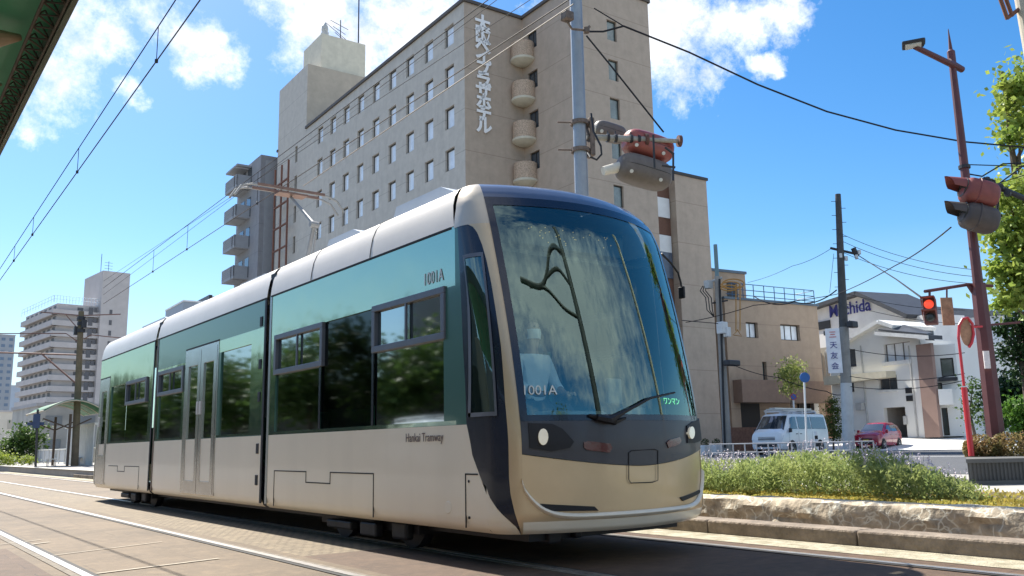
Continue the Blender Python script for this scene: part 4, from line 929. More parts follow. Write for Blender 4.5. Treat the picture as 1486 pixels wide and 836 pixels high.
for i,h in enumerate(hb): window(wl,(0,0),(1,0),(0,-1),h,.35,DKFR,CURT if i<2 else mat('teal_pane',(.12,.2,.2),.1),.09,(1,2,0)[i])
q=MB(); q.bb((.3,-.9,gz),(xe-.2,-.005,gz+1.6)); q.build('canopy_band',mat('brown_band',(.28,.19,.14),.8,0,.12,2),nb)
q=MB(); q.bb((.9,.36,0),(3.1,4,gz)); q.build('garage_interior',BLACK,nb); q=MB(); q.bb((3.1,.5,0),(xe-2.4,.6,gz)); q.build('garage_wall',BR,nb); q=MB(); q.bb((xe-2.4,.36,0),(xe-1.2,4,gz)); q.build('garage_interior',BLACK,nb)
q=MB(); q.bb((xe-1.2,-.02,0),(xe-.7,.3,gz)); q.build('pillar',WHITE,nb)
px0=nf.hy(1041,400,2)[0]; pz=nf.hy(1060,396,2)[1]; px1=nf.hy(1081,400,2)[0]
q=MB(); q.bb((px0-3,2,0),(px1,9,pz)); ph=q.build('roof_house',BR,nb); q=MB(); q.bb((px0-3.1,1.9,pz),(px1+.1,9.1,pz+.2)); q.build('coping',mat('slate_blue_trim',(.10,.14,.18),.6),ph)
dd=nf.hy(1063,432,2); q=MB(); q.bb((dd[0]-.5,1.95,dd[1]-1),(dd[0]+.5,1.99,dd[1]+1.1)); q.build('roof_door',DKFR,ph)
q=MB(); rt=zt_
for i in range(9): x=1.0+(xe-1.0)*i/8; q.tube([(x,.2,rt),(x,.2,rt+1.25)],.035,5)
for z in (.4,.8,1.25): q.tube([(.4,.2,rt+z),(xe,.2,rt+z),(xe,2,rt+z)],.03,5)
q.build('roof_railing',mat('blue_railing',(.04,.10,.19),.5),nb)
q=MB(); q.bb((-.1,-.12,rt-.02),(xe+.1,.25,rt+.14)); q.build('coping',mat('slate_blue_trim',(0,0,0)),nb)
q=MB(); q.bb((-2.6,-1.2,0),(2.4,-.9,1.6)); tag(q.build('brick_wall',mat('dark_red_brick',(.16,.085,.06),.9,0,.35,6,bump=.5)),'low dark brick garden wall in front of the brown building','wall'); bw=bpy.data.objects['brick_wall']; bw.location=nf.o; bw.rotation_euler=(0,0,nf.rz)
# --- big white building with lettering and dark roof
WW=mat('white_siding',(.80,.80,.79),.7,0,.07,1,tint=(.5,.5,.49),tscale=.3); ROOFD=mat('dark_slate_roof',(.045,.05,.06),.6,0,.2,2)
c=at(1182,640,78); mf=Fr(c.x,c.y,.9,math.radians(196)); mb_=later(mf,'white_gabled_building','large white gabled building with blue lettering and dark slate roof','building')
def hp(fr_,x,y,Y=0): a=fr_.hy(x,y,Y); return Vector((a[0],Y,a[1]))
L1=hp(mf,1178,452); ap_=hp(mf,1250,429); R1=hp(mf,1312,457); 
xr_=R1.x; q=MB(); q.prism([(L1.x-.5,0,0),(xr_,0,0),(xr_,0,R1.z),(ap_.x,0,ap_.z),(L1.x,0,L1.z)],(0,4,0)); gw=q.build('wall',WW,mb_)
q=MB()
for a,b in ((L1,ap_),(ap_,R1)):
    dirn=(b-a).normalized(); up=Vector((-dirn.z,0,dirn.x)); a2=a-dirn*.5 if a is L1 else a; b2=b+dirn*.9 if b is R1 else b
    q.prism([a2+Vector((0,-.7,.02)),b2+Vector((0,-.7,.02)),b2+up*.35+Vector((0,-.7,0)),a2+up*.35+Vector((0,-.7,0))],(0,5.6,0))
q.build('roof',ROOFD,mb_)
# right wing whose slate slope is seen
pR=hp(mf,1342,452,0); q=MB(); q.bb((xr_,.4,0),(pR.x,4,R1.z-.2)); q.build('side_wing',WW,mb_)

for x0,y0,x1,y1,nm in ((1182,469,1206,476,'vent_strip'),(1196,481,1202,486,'vent')):
    h=hole(mf,x0,y0,x1,y1); q=MB(); q.bb((h[0],-.08,h[2]),(h[1],-.01,h[3])); q.build(nm,DKFR,gw)
la=hp(mf,1209,453); lb=hp(mf,1260,443); tx_=(lb-la).normalized()
text('wall_lettering','Machida',mat('navy_lettering',(.03,.03,.22),.5),gw,(la+lb)/2+Vector((0,-.12,0)),tx_,(0,0,1),1.5,.04,bold=.01)
for k,(x0,y0,x1,y1) in enumerate(((1337,478,1352,506),)):
    h=hole(mf,x0,y0,x1,y1); q=MB(); q.bb((h[0],.3,h[2]),(h[1],.38,h[3])); q.build('dark_window',PANE,mb_)
# pale annex to its left
c=at(1186,640,70); f_=Fr(c.x,c.y,.6,math.radians(190)); o=later(f_,'cream_annex','narrow cream annex between the brown building and the white houses','building'); x=f_.hy(1206,560)[0]; z=f_.hy(1192,505)[1]
q=MB(); q.bb((0,0,0),(x,9,z)); q.build('wall',mat('cream_wall2',(.56,.52,.44),.8,0,.08,.8),o)
q=MB(); 
for i in range(4): q.bb((x*(.15+.22*i),-.05,1.2),(x*(.15+.22*i)+.05,-.005,z-.4))
q.build('pipe',mat('pipe_grey',(.35,.34,.32),.6),o); q=MB(); q.bb((.1,-.06,.3),(x-.1,-.01,3.2)); q.build('brown_base',mat('brown_base',(.20,.11,.08),.8),o)
# --- white house in front
c=at(1209,640,62); wf=Fr(c.x,c.y,.95,math.radians(192)); wh=later(wf,'white_house','white three storey house with front gables, awning and open garage behind the red car','house')
WH=mat('white_render',(.80,.79,.75),.75,0,.06,1,tint=(.66,.64,.59),tscale=.5); EAVE=mat('white_eave',(.7,.7,.68),.6)
e=lambda x,y,Y=0:hp(wf,x,y,Y)
xl=e(1207,560).x; xR=e(1342,560).x; gl=e(1218,503); ga=e(1281,470); gr=e(1345,492); g2=e(1270,487)
hw_=[hole(wf,1282,499,1323,525),hole(wf,1218,508,1243,532),hole(wf,1274,546,1303,566),hole(wf,1228,551,1240,569)]
garage=hole(wf,1282,592,1318,640); garage=(garage[0],garage[1],0,garage[3])
w=MB(); wallgrid(w,(xl,0),(1,0),(0,-1),xR-xl,0,gr.z,[(a-xl,b-xl,c_,d_) for a,b,c_,d_ in hw_+[garage]],.3)
w.add([(xl,0,gr.z),(xR,0,gr.z),(ga.x,0,ga.z),(gl.x,0,gl.z)] if gl.z>gr.z else [(xl,0,gr.z),(xR,0,gr.z),(ga.x,0,ga.z)],[(0,1,2,3)] if gl.z>gr.z else [(0,1,2)])
wallgrid(w,(xR,0),(0,1),(1,0),10,0,gr.z); wallgrid(w,(xl,0),(0,1),(-1,0),10,0,gr.z); hwl=w.build('wall',WH,wh)
for i,h in enumerate(hw_): window(hwl,(0,0),(1,0),(0,-1),h,.25,mat('window_alu',(.16,.15,.14),.5),CURT if i in(0,) else PANE if i else CURT,.09,(2,1,1,0)[i])
q=MB()
for a,b in ((gl+Vector((-.8,0,-.4)),ga),(ga,ga+(gr-ga)*.35)):
    dirn=(b-a).normalized(); up=Vector((-dirn.z,0,dirn.x)); q.prism([a+Vector((0,-.5,0)),b+Vector((0,-.5,0)),b+up*.25+Vector((0,-.5,0)),a+up*.25+Vector((0,-.5,0))],(0,4,0))
q.build('roof',EAVE,wh)
q=MB(); a=e(1270,486,-1.1); b=e(1348,492,-1.1); q.prism([a,b,b+Vector((0,0,.25)),a+Vector((0,0,.25))],(0,1.2,0)); q.prism([a+Vector((.2,0.1,.26)),b+Vector((-.2,.1,.26)),b+Vector((-1,1.6,.5)),a+Vector((1,1.6,.5))],(0,0,.1)); q.build('lower_roof',ROOFD,wh); 
q=MB(); q.prism([a+Vector((0,-.05,-.02)),b+Vector((0,-.05,-.02)),b+Vector((0,-.05,.22)),a+Vector((0,-.05,.22))],(0,.04,0)); q.build('fascia',EAVE,wh)
q=MB(); a=e(1209,550); b=e(1300,540); q.prism([(a.x,-.9,a.z-.45),(b.x,-.9,b.z-.35),(b.x,-.9,b.z+.05),(a.x,-.9,a.z+.15)],(0,.88,0)); q.build('awning',mat('awning_cream',(.60,.55,.42),.8),wh)
q=MB(); q.bb((garage[0],4,0),(garage[1],4.1,garage[3])); q.bb((garage[0]-.1,.3,0),(garage[0],4,garage[3])); q.bb((garage[1],.3,0),(garage[1]+.1,4,garage[3])); q.bb((garage[0],.3,garage[3]),(garage[1],4,garage[3]+.1)); q.build('garage_interior',mat('garage_grey',(.30,.28,.25),.9),wh)
q=MB(); a=e(1338,500,-.05); b=e(1352,630,-.05); pxs=e(1345,560,-.05).x; q.bb((pxs-.35,-.25,0),(pxs+.75,-.005,a.z)); q.build('brown_pilaster',mat('taupe_tile',(.30,.20,.165),.8,0,.08,2),wh)
q=MB(); v_=e(1321,574); q.bb((v_.x-.3,-.06,v_.z-.35),(v_.x+.2,-.01,v_.z)); q.bb((v_.x-.3,-.06,v_.z+.15),(v_.x+.2,-.01,v_.z+.5)); q.build('wall_vent',DARK,wh)
# --- narrow white house right of it with balcony
c=at(1352,640,55); rf_=Fr(c.x,c.y,1.0,math.radians(152)); rh=later(rf_,'narrow_white_house','narrow white house with a boxy balcony and dark window right of the brown pilaster','house')
e=lambda x,y,Y=0:hp(rf_,x,y,Y)
x1_=e(1392,560).x; z1_=e(1370,500).z
hr=[hole(rf_,1364,520,1386,546),hole(rf_,1353,556,1368,566),hole(rf_,1366,592,1379,632)]
w=MB(); wallgrid(w,(0,0),(1,0),(0,-1),x1_,0,z1_,hr,.3); wallgrid(w,(x1_,0),(0,1),(1,0),9,0,z1_); w.quad((0,0,z1_),(x1_,0,z1_),(x1_,9,z1_),(0,9,z1_)); wl=w.build('wall',WH,rh)
for h in hr: window(wl,(0,0),(1,0),(0,-1),h,.25,DKFR,PANE,.08,0)
a=e(1361,565,-1.1); b=e(1384,587,-1.1); q=MB(); q.bb((a.x,-1.1,b.z),(b.x,-.005,a.z)); q.build('balcony_box',WH,rh)
q=MB(); a=e(1362,548,-.7); b=e(1390,551,-.7); q.bb((a.x,-.7,a.z-.2),(b.x,-.005,a.z)); q.build('window_hood',DARK,rh)
c=at(1386,640,58); g_=Fr(c.x,c.y,1.0,math.radians(165)); o=later(g_,'grey_carport_house','low grey walled house with carport right of the narrow white house','house'); x=g_.hy(1440,600)[0]; z=g_.hy(1400,592)[1]
q=MB(); q.bb((0,0,0),(x,.3,z)); q.bb((0,2.5,0),(x,9,z+3.5)); q.build('wall',mat('grey_block_wall',(.30,.28,.26),.85,0,.1,1),o)
q=MB(); q.bb((0.3,2.44,z+.6),(x-3.5,2.48,z+3)); q.build('shutter',mat('grey_shutter2',(.12,.12,.13),.6),o)
q=MB(); h=g_.hy(1397,628)[0]; q.bb((h-.5,-.9,0),(h+.6,-.3,1.1),.05); y_=q.build('storage_box',mat('orange_plastic',(.62,.24,.02),.5)); y_.location=g_.o; y_.rotation_euler=(0,0,g_.rz); tag(y_,'small orange storage box beside the grey block wall','box')
# big pale building behind with sheeted lattice screen
c=at(1345,640,90); f_=Fr(c.x,c.y,.8,math.radians(160)); o=later(f_,'pale_blue_building','broad pale bluish building behind the right hand light pole','building'); x=f_.hy(1500,560)[0]; z=f_.hy(1400,462)[1]
q=MB(); q.bb((0,0,0),(x,12,z)); q.build('wall',mat('pale_blue_wall',(.52,.57,.63),.7,0,.05,.5),o)
rg=MB(); m0=f_.hy(1365,450)[0]; m1=f_.hy(1410,462)[0]; rz0=f_.hy(1385,446)[1]; rg.prism([(-1,-.3,z),(x,-.3,z),((-1+x)/2-8,-.3,z+2.5)],(0,9,0)); rg.build('roof',mat('grey_tile_roof',(.15,.16,.18),.7),o)
sc=later(f_,'lattice_screen','large grey lattice screen on a frame behind the red signal','screen'); 
q=MB(); a=hp(f_,1352,470,-8); b=hp(f_,1404,540,-8)
for i in range(6): z=b.z+(a.z-b.z)*i/5; q.bb((a.x,-8.1,z-.12),(b.x,-8.0,z+.12))
for i in range(4): x=a.x+(b.x-a.x)*i/3; q.bb((x-.12,-8.2,0),(x+.12,-8.1,a.z+.2))
q.build('screen_frame',mat('screen_frame',(.18,.21,.26),.6),sc); q=MB(); q.bb((a.x,-7.98,b.z),(b.x,-7.9,a.z)); q.build('screen_sheet',mat('screen_sheet',(.42,.45,.50),.7),sc)
# ------------------------------------------------------------------ rising forecourt in front of the white houses
mb=MB(); pts=[onZ(1180,655,.43)]
a=at(1150,640,50); b=at(1500,640,47); c_=at(1500,640,54); d_=at(1150,640,60); e_=at(1150,640,120); f_=at(1520,640,120)
a.z=b.z=.29; c_.z=d_.z=1.0; e_.z=f_.z=1.0
mb.add([a,b,c_,d_,e_,f_],[(0,1,2,3),(3,2,5,4)]); struct(mb.build('pavement',mat('pale_forecourt',(.62,.61,.58),.85,0,.1,.8)))
# ------------------------------------------------------------------ vehicles
PANEG=mat('car_glass',(.03,.04,.05),.04,0,.0,1,spec=1.,coat=1.); TYRE=mat('tyre',(.015,.015,.016),.85); RIM=mat('wheel_rim',(.55,.55,.55),.35,.7,.1,9)
def vehicle(name,label,cat,azh,P,z,paint,st,W_,belt,wheels,wr,kind,group=None):
    """st: stations (x from front backwards, z_low, z_belt, z_top, belt half width, top half width)"""
    o=thing(name,label,cat,(0,0,0),0,group)
    q=MB(); q.sm=True; ring=[]
    def ringpts(s):
        x,zl,zb,zt,wb,wt=s; return [(-wb*.93,zl),(-wb,zl+.12),(-wb*1.01,(zl+zb)/2),(-wb,zb),(-(wb+wt)/2-.01,(zb+zt)/2),(-wt,zt-.05),(-wt*.85,zt),(0,zt+.02),(wt*.85,zt),(wt,zt-.05),((wb+wt)/2+.01,(zb+zt)/2),(wb,zb),(wb*1.01,(zl+zb)/2),(wb,zl+.12),(wb*.93,zl)]
    rs=[[Vector((s[0],y,z_)) for y,z_ in ringpts(s)] for s in st]; vs=[v for r in rs for v in r]; m=15; fs=[]
    for i in range(len(rs)-1):
        for k in range(m-1): fs.append((i*m+k,i*m+k+1,(i+1)*m+k+1,(i+1)*m+k))
        fs.append((i*m+m-1,i*m,(i+1)*m,(i+1)*m+m-1))
    fs.append(tuple(range(m))[::-1]); fs.append(tuple((len(rs)-1)*m+k for k in range(m))); q.add(vs,fs)
    body=q.build('body',paint,o)
    # interpolate a point on the side / top skin
    def S_(x,f,side):
        for a,b in zip(st,st[1:]):
            if (a[0]>=x>=b[0]): t=(a[0]-x)/(a[0]-b[0]+1e-9); s=[p+(q_-p)*t for p,q_ in zip(a,b)]; break
        else: s=st[-1]
        x_,zl,zb,zt,wb,wt=s; z_=zb+(zt-.05-zb)*f; w_=wb+(wt-wb)*f; w_+=.012 if 0<f<1 else 0; return Vector((x,side*(w_+.012),z_))
    for side in (-1,1):
        for (x0,x1,f0,f1,sl) in kind['win']:
            g=MB(); g.grid(lambda u,v:S_(x0+(x1-x0)*u-sl*v*(1-u),f0+(f1-f0)*v,side),[0,.25,.5,.75,1],[0,.5,1]); g.build('side_window',PANEG,body)
        for wx in wheels:
            g=MB(); g.lathe([(0,-.02),(wr*1.16,-.02),(wr*1.16,.012),(0,.012)],(wx,side*(W_/2),wr+.0),20,(0,side,0)); g.build('wheel_arch',BLACK,body)
            wl=MB(); wl.lathe([(wr*.6,-.09),(wr,-.09),(wr,.03),(wr*.9,.05),(wr*.64,.05),(wr*.62,.02)],(wx,side*(W_/2-.02),wr),22,(0,side,0)); wo=wl.build('wheel',TYRE,o)
            rm=MB(); rm.lathe([(0,.03),(wr*.18,.035),(wr*.2,.01),(wr*.55,.025),(wr*.64,.04)],(wx,side*(W_/2-.02),wr),10,(0,side,0)); rm.build('rim',RIM,wo)
        mr=MB(); mx_=kind['mirror']; mr.box((mx_[0],side*(W_/2+.09),mx_[1]),(.1,.14,.2),None,.02); mr.build('wing_mirror',kind.get('mcol',paint),body)
        for hx,hz in kind['handles']: hd=MB(); hd.box((hx,side*(W_/2+.012),hz),(.16,.03,.03)); hd.build('door_handle',DARK if kind['hd'] else paint,body)
        for sx in kind['seams']: sm=MB(); sm.grid(lambda u,v:Vector((sx,side*(W_/2*1.008+.004),.32+v*(belt-.34))) + Vector((u*.012,0,0)),[0,1],[0,1]); sm.build('door_seam',SEAM,body)
        hl=MB(); hl.prism([Vector((p[0],side*p[1],p[2])) for p in kind['lamp']],(.03,0,0)); hl.build('headlight',mat('car_lamp',(.75,.80,.85),.08,.2,.1,9,coat=1.),body)
    wsx=kind['ws']; g=MB(); (xa,za,wa),(xb,zb_,wb_)=wsx; g.grid(lambda u,v:Vector((xa+(xb-xa)*v+.015+.06*math.cos((u-.5)*2.6),(u*2-1)*(wa+(wb_-wa)*v),za+(zb_-za)*v)),[i/8 for i in range(9)],[0,.5,1]); g.build('windscreen',PANEG,body)
    for nm,(y0,y1,z0,z1,x),mt in kind['front']: g=MB(); g.bb((x-.02,y0,z0),(x,y1,z1),.008); g.build(nm,mt,body)
    o.location=(P.x,P.y,z); o.rotation_euler=(0,0,math.radians(90-azh)); return o
vp=onZ(1098,655,.30) if False else at(1148,640,44); vp.z=0
VW=mat('van_paint',(.78,.81,.83),.3,0,.03,2,coat=.7)
st=[(2.35,.30,.80,.95,.70,.62),(2.30,.26,.88,1.08,.80,.70),(2.10,.24,1.0,1.16,.84,.74),(1.95,.24,1.10,1.24,.845,.74),(1.35,.24,1.12,1.92,.845,.70),(1.1,.24,1.12,1.97,.845,.71),(-2.15,.26,1.12,1.97,.845,.71),(-2.32,.28,1.12,1.90,.82,.68),(-2.35,.34,1.0,1.4,.78,.66)]
vehicle('parked_van','pale blue-white van with a ladder rack parked in front of the brown building','van',263,vp,RZ,VW,st,1.69,1.12,(1.45,-1.35),.32,dict(
 win=[(1.62,.85,.12,.86,.25),(.70,-.55,.12,.86,0),(-.65,-2.1,.12,.86,0)],mirror=(1.7,1.15),handles=[(.95,.98),(.55,.98)],hd=True,seams=(1.7,.78,-.6),
 lamp=[(2.31,.50,.68),(2.28,.82,.72),(2.2,.83,.92),(2.3,.55,.86)],ws=((1.97,1.18,.74),(1.38,1.86,.64)),
 front=[('grille',(-.45,.45,.70,.80,2.37),mat('chrome_grey',(.25,.27,.3),.3,.6)),('grille_bar',(-.46,.46,.82,.86,2.365),STEEL),('lower_grille',(-.55,.55,.38,.52,2.38),DARK),('number_plate',(-.17,.17,.55,.66,2.385),WHITE)],mcol=DARK))
v=bpy.data.objects['parked_van']
rk=MB(); 
for y in (-.5,.5): rk.box((-.1,y,2.12),(3.2,.05,.05))
for x in (1.2,-.2,-1.6): rk.box((x,0,2.06),(.05,1.3,.04)); rk.box((x,-.6,2.02),(.05,.05,.12)); rk.box((x,.6,2.02),(.05,.05,.12))
rk.build('roof_rack',mat('rack_white',(.7,.7,.7),.4),v); lp=MB(); lp.box((.6,.45,2.2),(3.6,.3,.06)); lp.box((.1,-.2,2.17),(3.4,.08,.06)); lp.build('roof_ladder',STEEL,v)
RD=mat('red_paint',(.36,.010,.035),.25,0,.03,2,coat=.9)
st=[(1.70,.28,.60,.72,.58,.50),(1.66,.22,.72,.82,.68,.58),(1.45,.2,.82,.93,.735,.62),(1.0,.2,.88,.99,.735,.62),(.85,.2,.90,1.04,.735,.62),(.25,.2,.92,1.44,.735,.56),(-.1,.2,.93,1.49,.735,.56),(-.9,.2,.95,1.48,.735,.56),(-1.45,.22,.95,1.36,.72,.54),(-1.66,.26,.92,1.05,.68,.56),(-1.70,.32,.8,.9,.62,.54)]
rp=at(1275,640,51)
rd=vehicle('red_hatchback','small dark red hatchback parked beside the white house with an open garage','car',262,rp,.36,RD,st,1.475,.92,(1.08,-1.12),.28,dict(
 win=[(.72,-.1,.15,.82,.42),(-.18,-.92,.13,.82,0),(-1.0,-1.42,.2,.75,-.1)],mirror=(.72,.98),handles=[(.0,.78),(-.8,.8)],hd=False,seams=(.75,-.14,-.96),
 lamp=[(1.64,.38,.62),(1.58,.68,.64),(1.42,.72,.80),(1.6,.45,.72)],ws=((.90,.99,.62),(.30,1.42,.52)),
 front=[('grille',(-.35,.35,.55,.61,1.73),DARK),('lower_grille',(-.45,.45,.28,.42,1.72),DARK),('number_plate',(-.16,.16,.42,.54,1.75),mat('yellow_plate',(.75,.5,.05),.5))]))
st2=[(s[0]*1.2,s[1],s[2]*1.0,s[3],s[4]*1.1,s[5]*1.1) for s in st]
gp=at(1302,640,62)
vehicle('garaged_car','white car seen nose first in the open garage of the white house','car',255,gp,1.0,mat('white_car_paint',(.72,.74,.75),.3,0,.02,2,coat=.6),st,1.475,.92,(1.08,-1.12),.28,dict(
 win=[(.72,-.1,.15,.82,.42),(-.18,-.92,.13,.82,0)],mirror=(.72,.98),handles=[],hd=False,seams=(),lamp=[(1.64,.38,.62),(1.58,.68,.64),(1.42,.72,.80),(1.6,.45,.72)],ws=((.90,.99,.62),(.30,1.42,.52)),
 front=[('grille',(-.35,.35,.55,.61,1.73),DARK),('number_plate',(-.16,.16,.42,.54,1.75),WHITE)]))
# van reflected in the tram windows, parked across the street
c=Vector((-9,31,0)); 
r_=copy_tree(v); r_.location=(-9.5,30,0); r_.rotation_euler=(0,0,math.radians(100)); relabel(r_,'white van parked across the street behind the photographer, seen reflected in the tram windows')
# ------------------------------------------------------------------ poles
def pole(name,label,cat,px0,py0,px1,py1,D,r0,r1,m,n=12,D1=None):
    a=at(px0,py0,D); b=at(px1,py1,D1 or D); t=thing(name,label,cat,a); q=MB(); q.tube([a,b],[r0,r1],n); q.build('pole',m,t); return t,a,b
POLEG=mat('concrete_pole',(.30,.285,.26),.85,0,.15,3); PD=mat('dark_sleeve',(.05,.05,.05),.6,0,.3,4); MAROON=mat('maroon_paint',(.10,.028,.028),.5,0,.2,3,coat=.1); RED=mat('red_pole_paint',(.55,.03,.04),.4,0,.1,3,coat=.3)
# steel signal pole behind the tram
a=Vector((8.7,9.75,0)); sp=thing('signal_pole','tall grey steel pole rising behind the tram with a signal arm','pole',a)
xb=onX(842,270,8.7); a=Vector((8.7,xb.y,.3)); xt_=onX(839,-60,8.7); q=MB(); q.tube([a,Vector((8.7,(xb.y+onX(840,20,8.7).y)/2,9.6))],[.115,.095],20); q.build('pole',GALV,sp)
PY=(xb.y+onX(840,20,8.7).y)/2; PA=lambda z:Vector((8.7,a.y+(PY-a.y)*(z-.3)/9.3,z))
zb=5.72; q=MB(); 
for z in (5.5,5.95): q.lathe([(.12,-.03),(.15,-.03),(.15,.03),(.12,.03)],PA(z),16); q.tube([PA(z)+Vector((-.13,.05,0)),PA(z)+Vector((-.32,.16,0))],.015,6)
q.box(PA(zb)+Vector((.16,-.06,0)),(.08,.2,.62),Matrix.Rotation(-.3,3,'Z'),.01); q.build('bracket',mat('rusty_steel',(.16,.12,.10),.7,.3,.4,12),sp)
ud=Vector((math.sin(math.radians(100)),math.cos(math.radians(100)),0)); s0=PA(5.74)+ud*.12
e_=onZ(990,205,5.74); L_=(e_-s0).length; ud=(e_-s0).normalized(); print('arm',L_,ud)
q=MB(); q.tube([s0,s0+ud*L_*.62],.05,12); q.tube([s0+ud*L_*.62,s0+ud*L_],.036,12); q.build('signal_arm',mat('arm_grey',(.33,.31,.27),.6,.2,.25,9),sp)
for k in (.62,.97): q=MB(); q.lathe([(0,-.025),(.095,-.025),(.095,.025),(0,.025)],s0+ud*L_*k,14,ud); q.build('arm_flange',mat('rusty_flange',(.13,.06,.045),.8,0,.4,14),sp)
for k in (.22,.3,.46,.54): q=MB(); q.lathe([(.05,-.02),(.07,-.02),(.07,.02),(.05,.02)],s0+ud*L_*k,10,ud); q.tube([s0+ud*L_*k+Vector((0,0,.05)),s0+ud*L_*k+Vector((0,0,.12))],.01,5); q.build('arm_clamp',DARK,sp)
def capsule(mb,c,ax,l,r,rz=None,seg=18,up=Vector((0,0,1)),ex=2.6):
    ax=ax.normalized(); sd=ax.cross(up).normalized(); u2=sd.cross(ax)
    def fn(i,j):
        t=-1+2*i; rr=(1-abs(t)**4.5)**(1/3.2) if abs(t)<1 else 0; an=2*PI*j; ca,sa=math.cos(an),math.sin(an)
        ca=math.copysign(abs(ca)**.75,ca); sa=math.copysign(abs(sa)**.75,sa)
        return c+ax*(t*l/2)+sd*(ca*rr*r)+u2*(sa*rr*(rz or r))
    mb.sm=True; mb.grid(fn,[0,.01,.03,.07,.13,.2,.35,.5,.65,.8,.87,.93,.97,.99,1],[k/seg for k in range(seg+1)]); return mb
SR=mat('faded_red_housing',(.30,.065,.05),.45,0,.25,5,coat=.2,tint=(.22,.08,.06),tscale=3); SGY=mat('grey_brown_housing',(.15,.125,.11),.55,0,.25,5,tint=(.09,.075,.065),tscale=3); VIS=mat('pale_visor',(.62,.58,.50),.5,0,.12,5)
facing=Vector((-math.cos(math.radians(8)),.45,-.12)).normalized()
def hung_signal(name,label,px,py,D,l,r,m,vis,ax,group=None):
    c=at(px,py,D); t=thing(name,label,'traffic signal',c,0,group); q=MB(); capsule(q,c,ax,l,r,r*.95); b=q.build('housing',m,t)
    q=MB(); sd=ax.cross(Vector((0,0,1))).normalized()
    for k in (-.28,.28): q.lathe([(0,0),(.03,0),(.03,.02),(0,.02)],c+ax*l*k-sd*-r*.0+Vector((0,0,-r*.35))-F*r*.97,8,-F)
    q.build('bolt_caps',VIS,b)
    q=MB(); capsule(q,c,ax,l*.985,r*1.03,r*.06); q.build('housing_seam',DARK,b)
    if vis:
        q=MB(); s=c-ax*l*.46+Vector((0,0,-.03)); q.tube([s,s-ax*vis*.55+Vector((0,0,-vis*.28)),s-ax*vis+Vector((0,0,-vis*.5))],[.085,.078,.07],14); q.build('visor',VIS,b)
    return t,c
axs=(R*1.0-Vector((0,0,.25))+F*.35).normalized()
hung_signal('tram_signal','faded red rounded signal housing hanging directly under the pole arm',940,213,13.4,.86,.225,SR,0,axs)
hung_signal('tram_signal','grey-brown rounded signal housing with pale visor, lowest under the pole arm',934,250,13.3,.92,.25,SGY,.30,axs)
hung_signal('tram_signal','dark grey signal housing with pale visor beside the steel pole, behind the red one',884,192,13.7,.56,.16,SGY,.14,axs)
hb_=MB(); 
for px0,py0,px1,py1 in ((977,222,977,262),(960,240,980,243),(948,196,950,244),(965,214,978,224)): hb_.tube([at(px0,py0,12.5),at(px1,py1,12.5)],.018,6)
hb_.build('hanger_frame',DARK,sp)
q=MB(); q.tube([at(858,165,12.75),at(861,190,12.6),at(872,212,12.5),at(873,224,12.5),at(866,232,12.5),at(857,228,12.5),at(853,222,12.6)],.016,6); q.build('loop_cable',BLACK,sp)
q=MB(); q.box(at(823,24,12.4),(.16,.16,.14),None,.02); q.build('pole_box',mat('rusty_steel',(0,0,0)),sp); q=MB(); q.tube([at(822,30,12.4),at(830,42,12.5),at(850,44,12.6),at(856,38,12.6)],.02,6); q.lathe([(0,-.05),(.05,-.04),(.05,.04),(0,.05)],at(851,44,12.6),8); q.build('cable_clamp',mat('rusty_steel',(0,0,0)),sp)
# maroon lamp post with signals
lp_,la,lb=pole('street_lamp','tall maroon street lamp post carrying signals on the right','street lamp',1449,662,1376,44,15.,.17,.02,MAROON) if False else (None,None,None)
base=at(1449,664,15.); top=at(1376,42,15.); dn=(top-base)
def on(f): return base+dn*f
fy=lambda py:(664-py)/(664-42)
lp_=thing('street_lamp','tall maroon lamp post with a flat lamp head on a slanted arm, right side','street lamp',base)
q=MB(); q.tube([base,on(fy(425))],[.155,.125],8); q.build('lower_post',MAROON,lp_)
q=MB(); q.tube([on(fy(426)),on(fy(205)),on(fy(100))],[.085,.07,.058],14); q.tube([on(fy(100)),on(fy(98)),on(fy(78)),on(fy(75)),on(fy(42))],[.06,.07,.07,.035,.006],12); q.build('upper_post',MAROON,lp_)
q=MB(); q.tube([at(1328,68,14.33),at(1396,101,15.1)],[.05,.06],10); q.tube([at(1376,90,14.9),at(1396,101,15.1)],[.07,.06],10); q.build('lamp_arm',MAROON,lp_)
q=MB(); hc_=at(1325,64,14.3); q.box(hc_,(.30,.36,.06),Matrix.Rotation(.5,3,'Z'),.02); q.box(hc_+Vector((.1,-.06,.04)),(.2,.2,.07),Matrix.Rotation(.5,3,'Z'),.02); lh=q.build('lamp_head',DARK,lp_)
q=MB(); q.box(hc_+Vector((0,0,-.035)),(.22,.26,.02),Matrix.Rotation(.5,3,'Z')); q.build('lamp_glass',mat('frosted_glass',(.5,.52,.5),.3),lh)
q=MB(); q.box(at(1432,522,14.8),(.10,.02,.30),Matrix.Rotation(-YAW,3,'Z')); q.build('paper_notice',mat('pale_notice',(.75,.70,.68),.7,0,.2,20),lp_)
# arms
q=MB(); q.tube([at(1342,423,14.6),at(1405,413,15.),at(1440,415,15.2)],.028,8); q.prism([at(1404,415,15),at(1414,415,15),at(1414,430,15)],Vector((0,0.02,0))); q.tube([at(1395,475,14.9),at(1480,468,15.2)],.02,6); q.tube([at(1349,423,14.6),at(1349,432,14.6)],.02,6); q.tube([at(1374,418,14.7),at(1374,432,14.7)],.015,6); q.build('signal_bracket',MAROON,lp_)
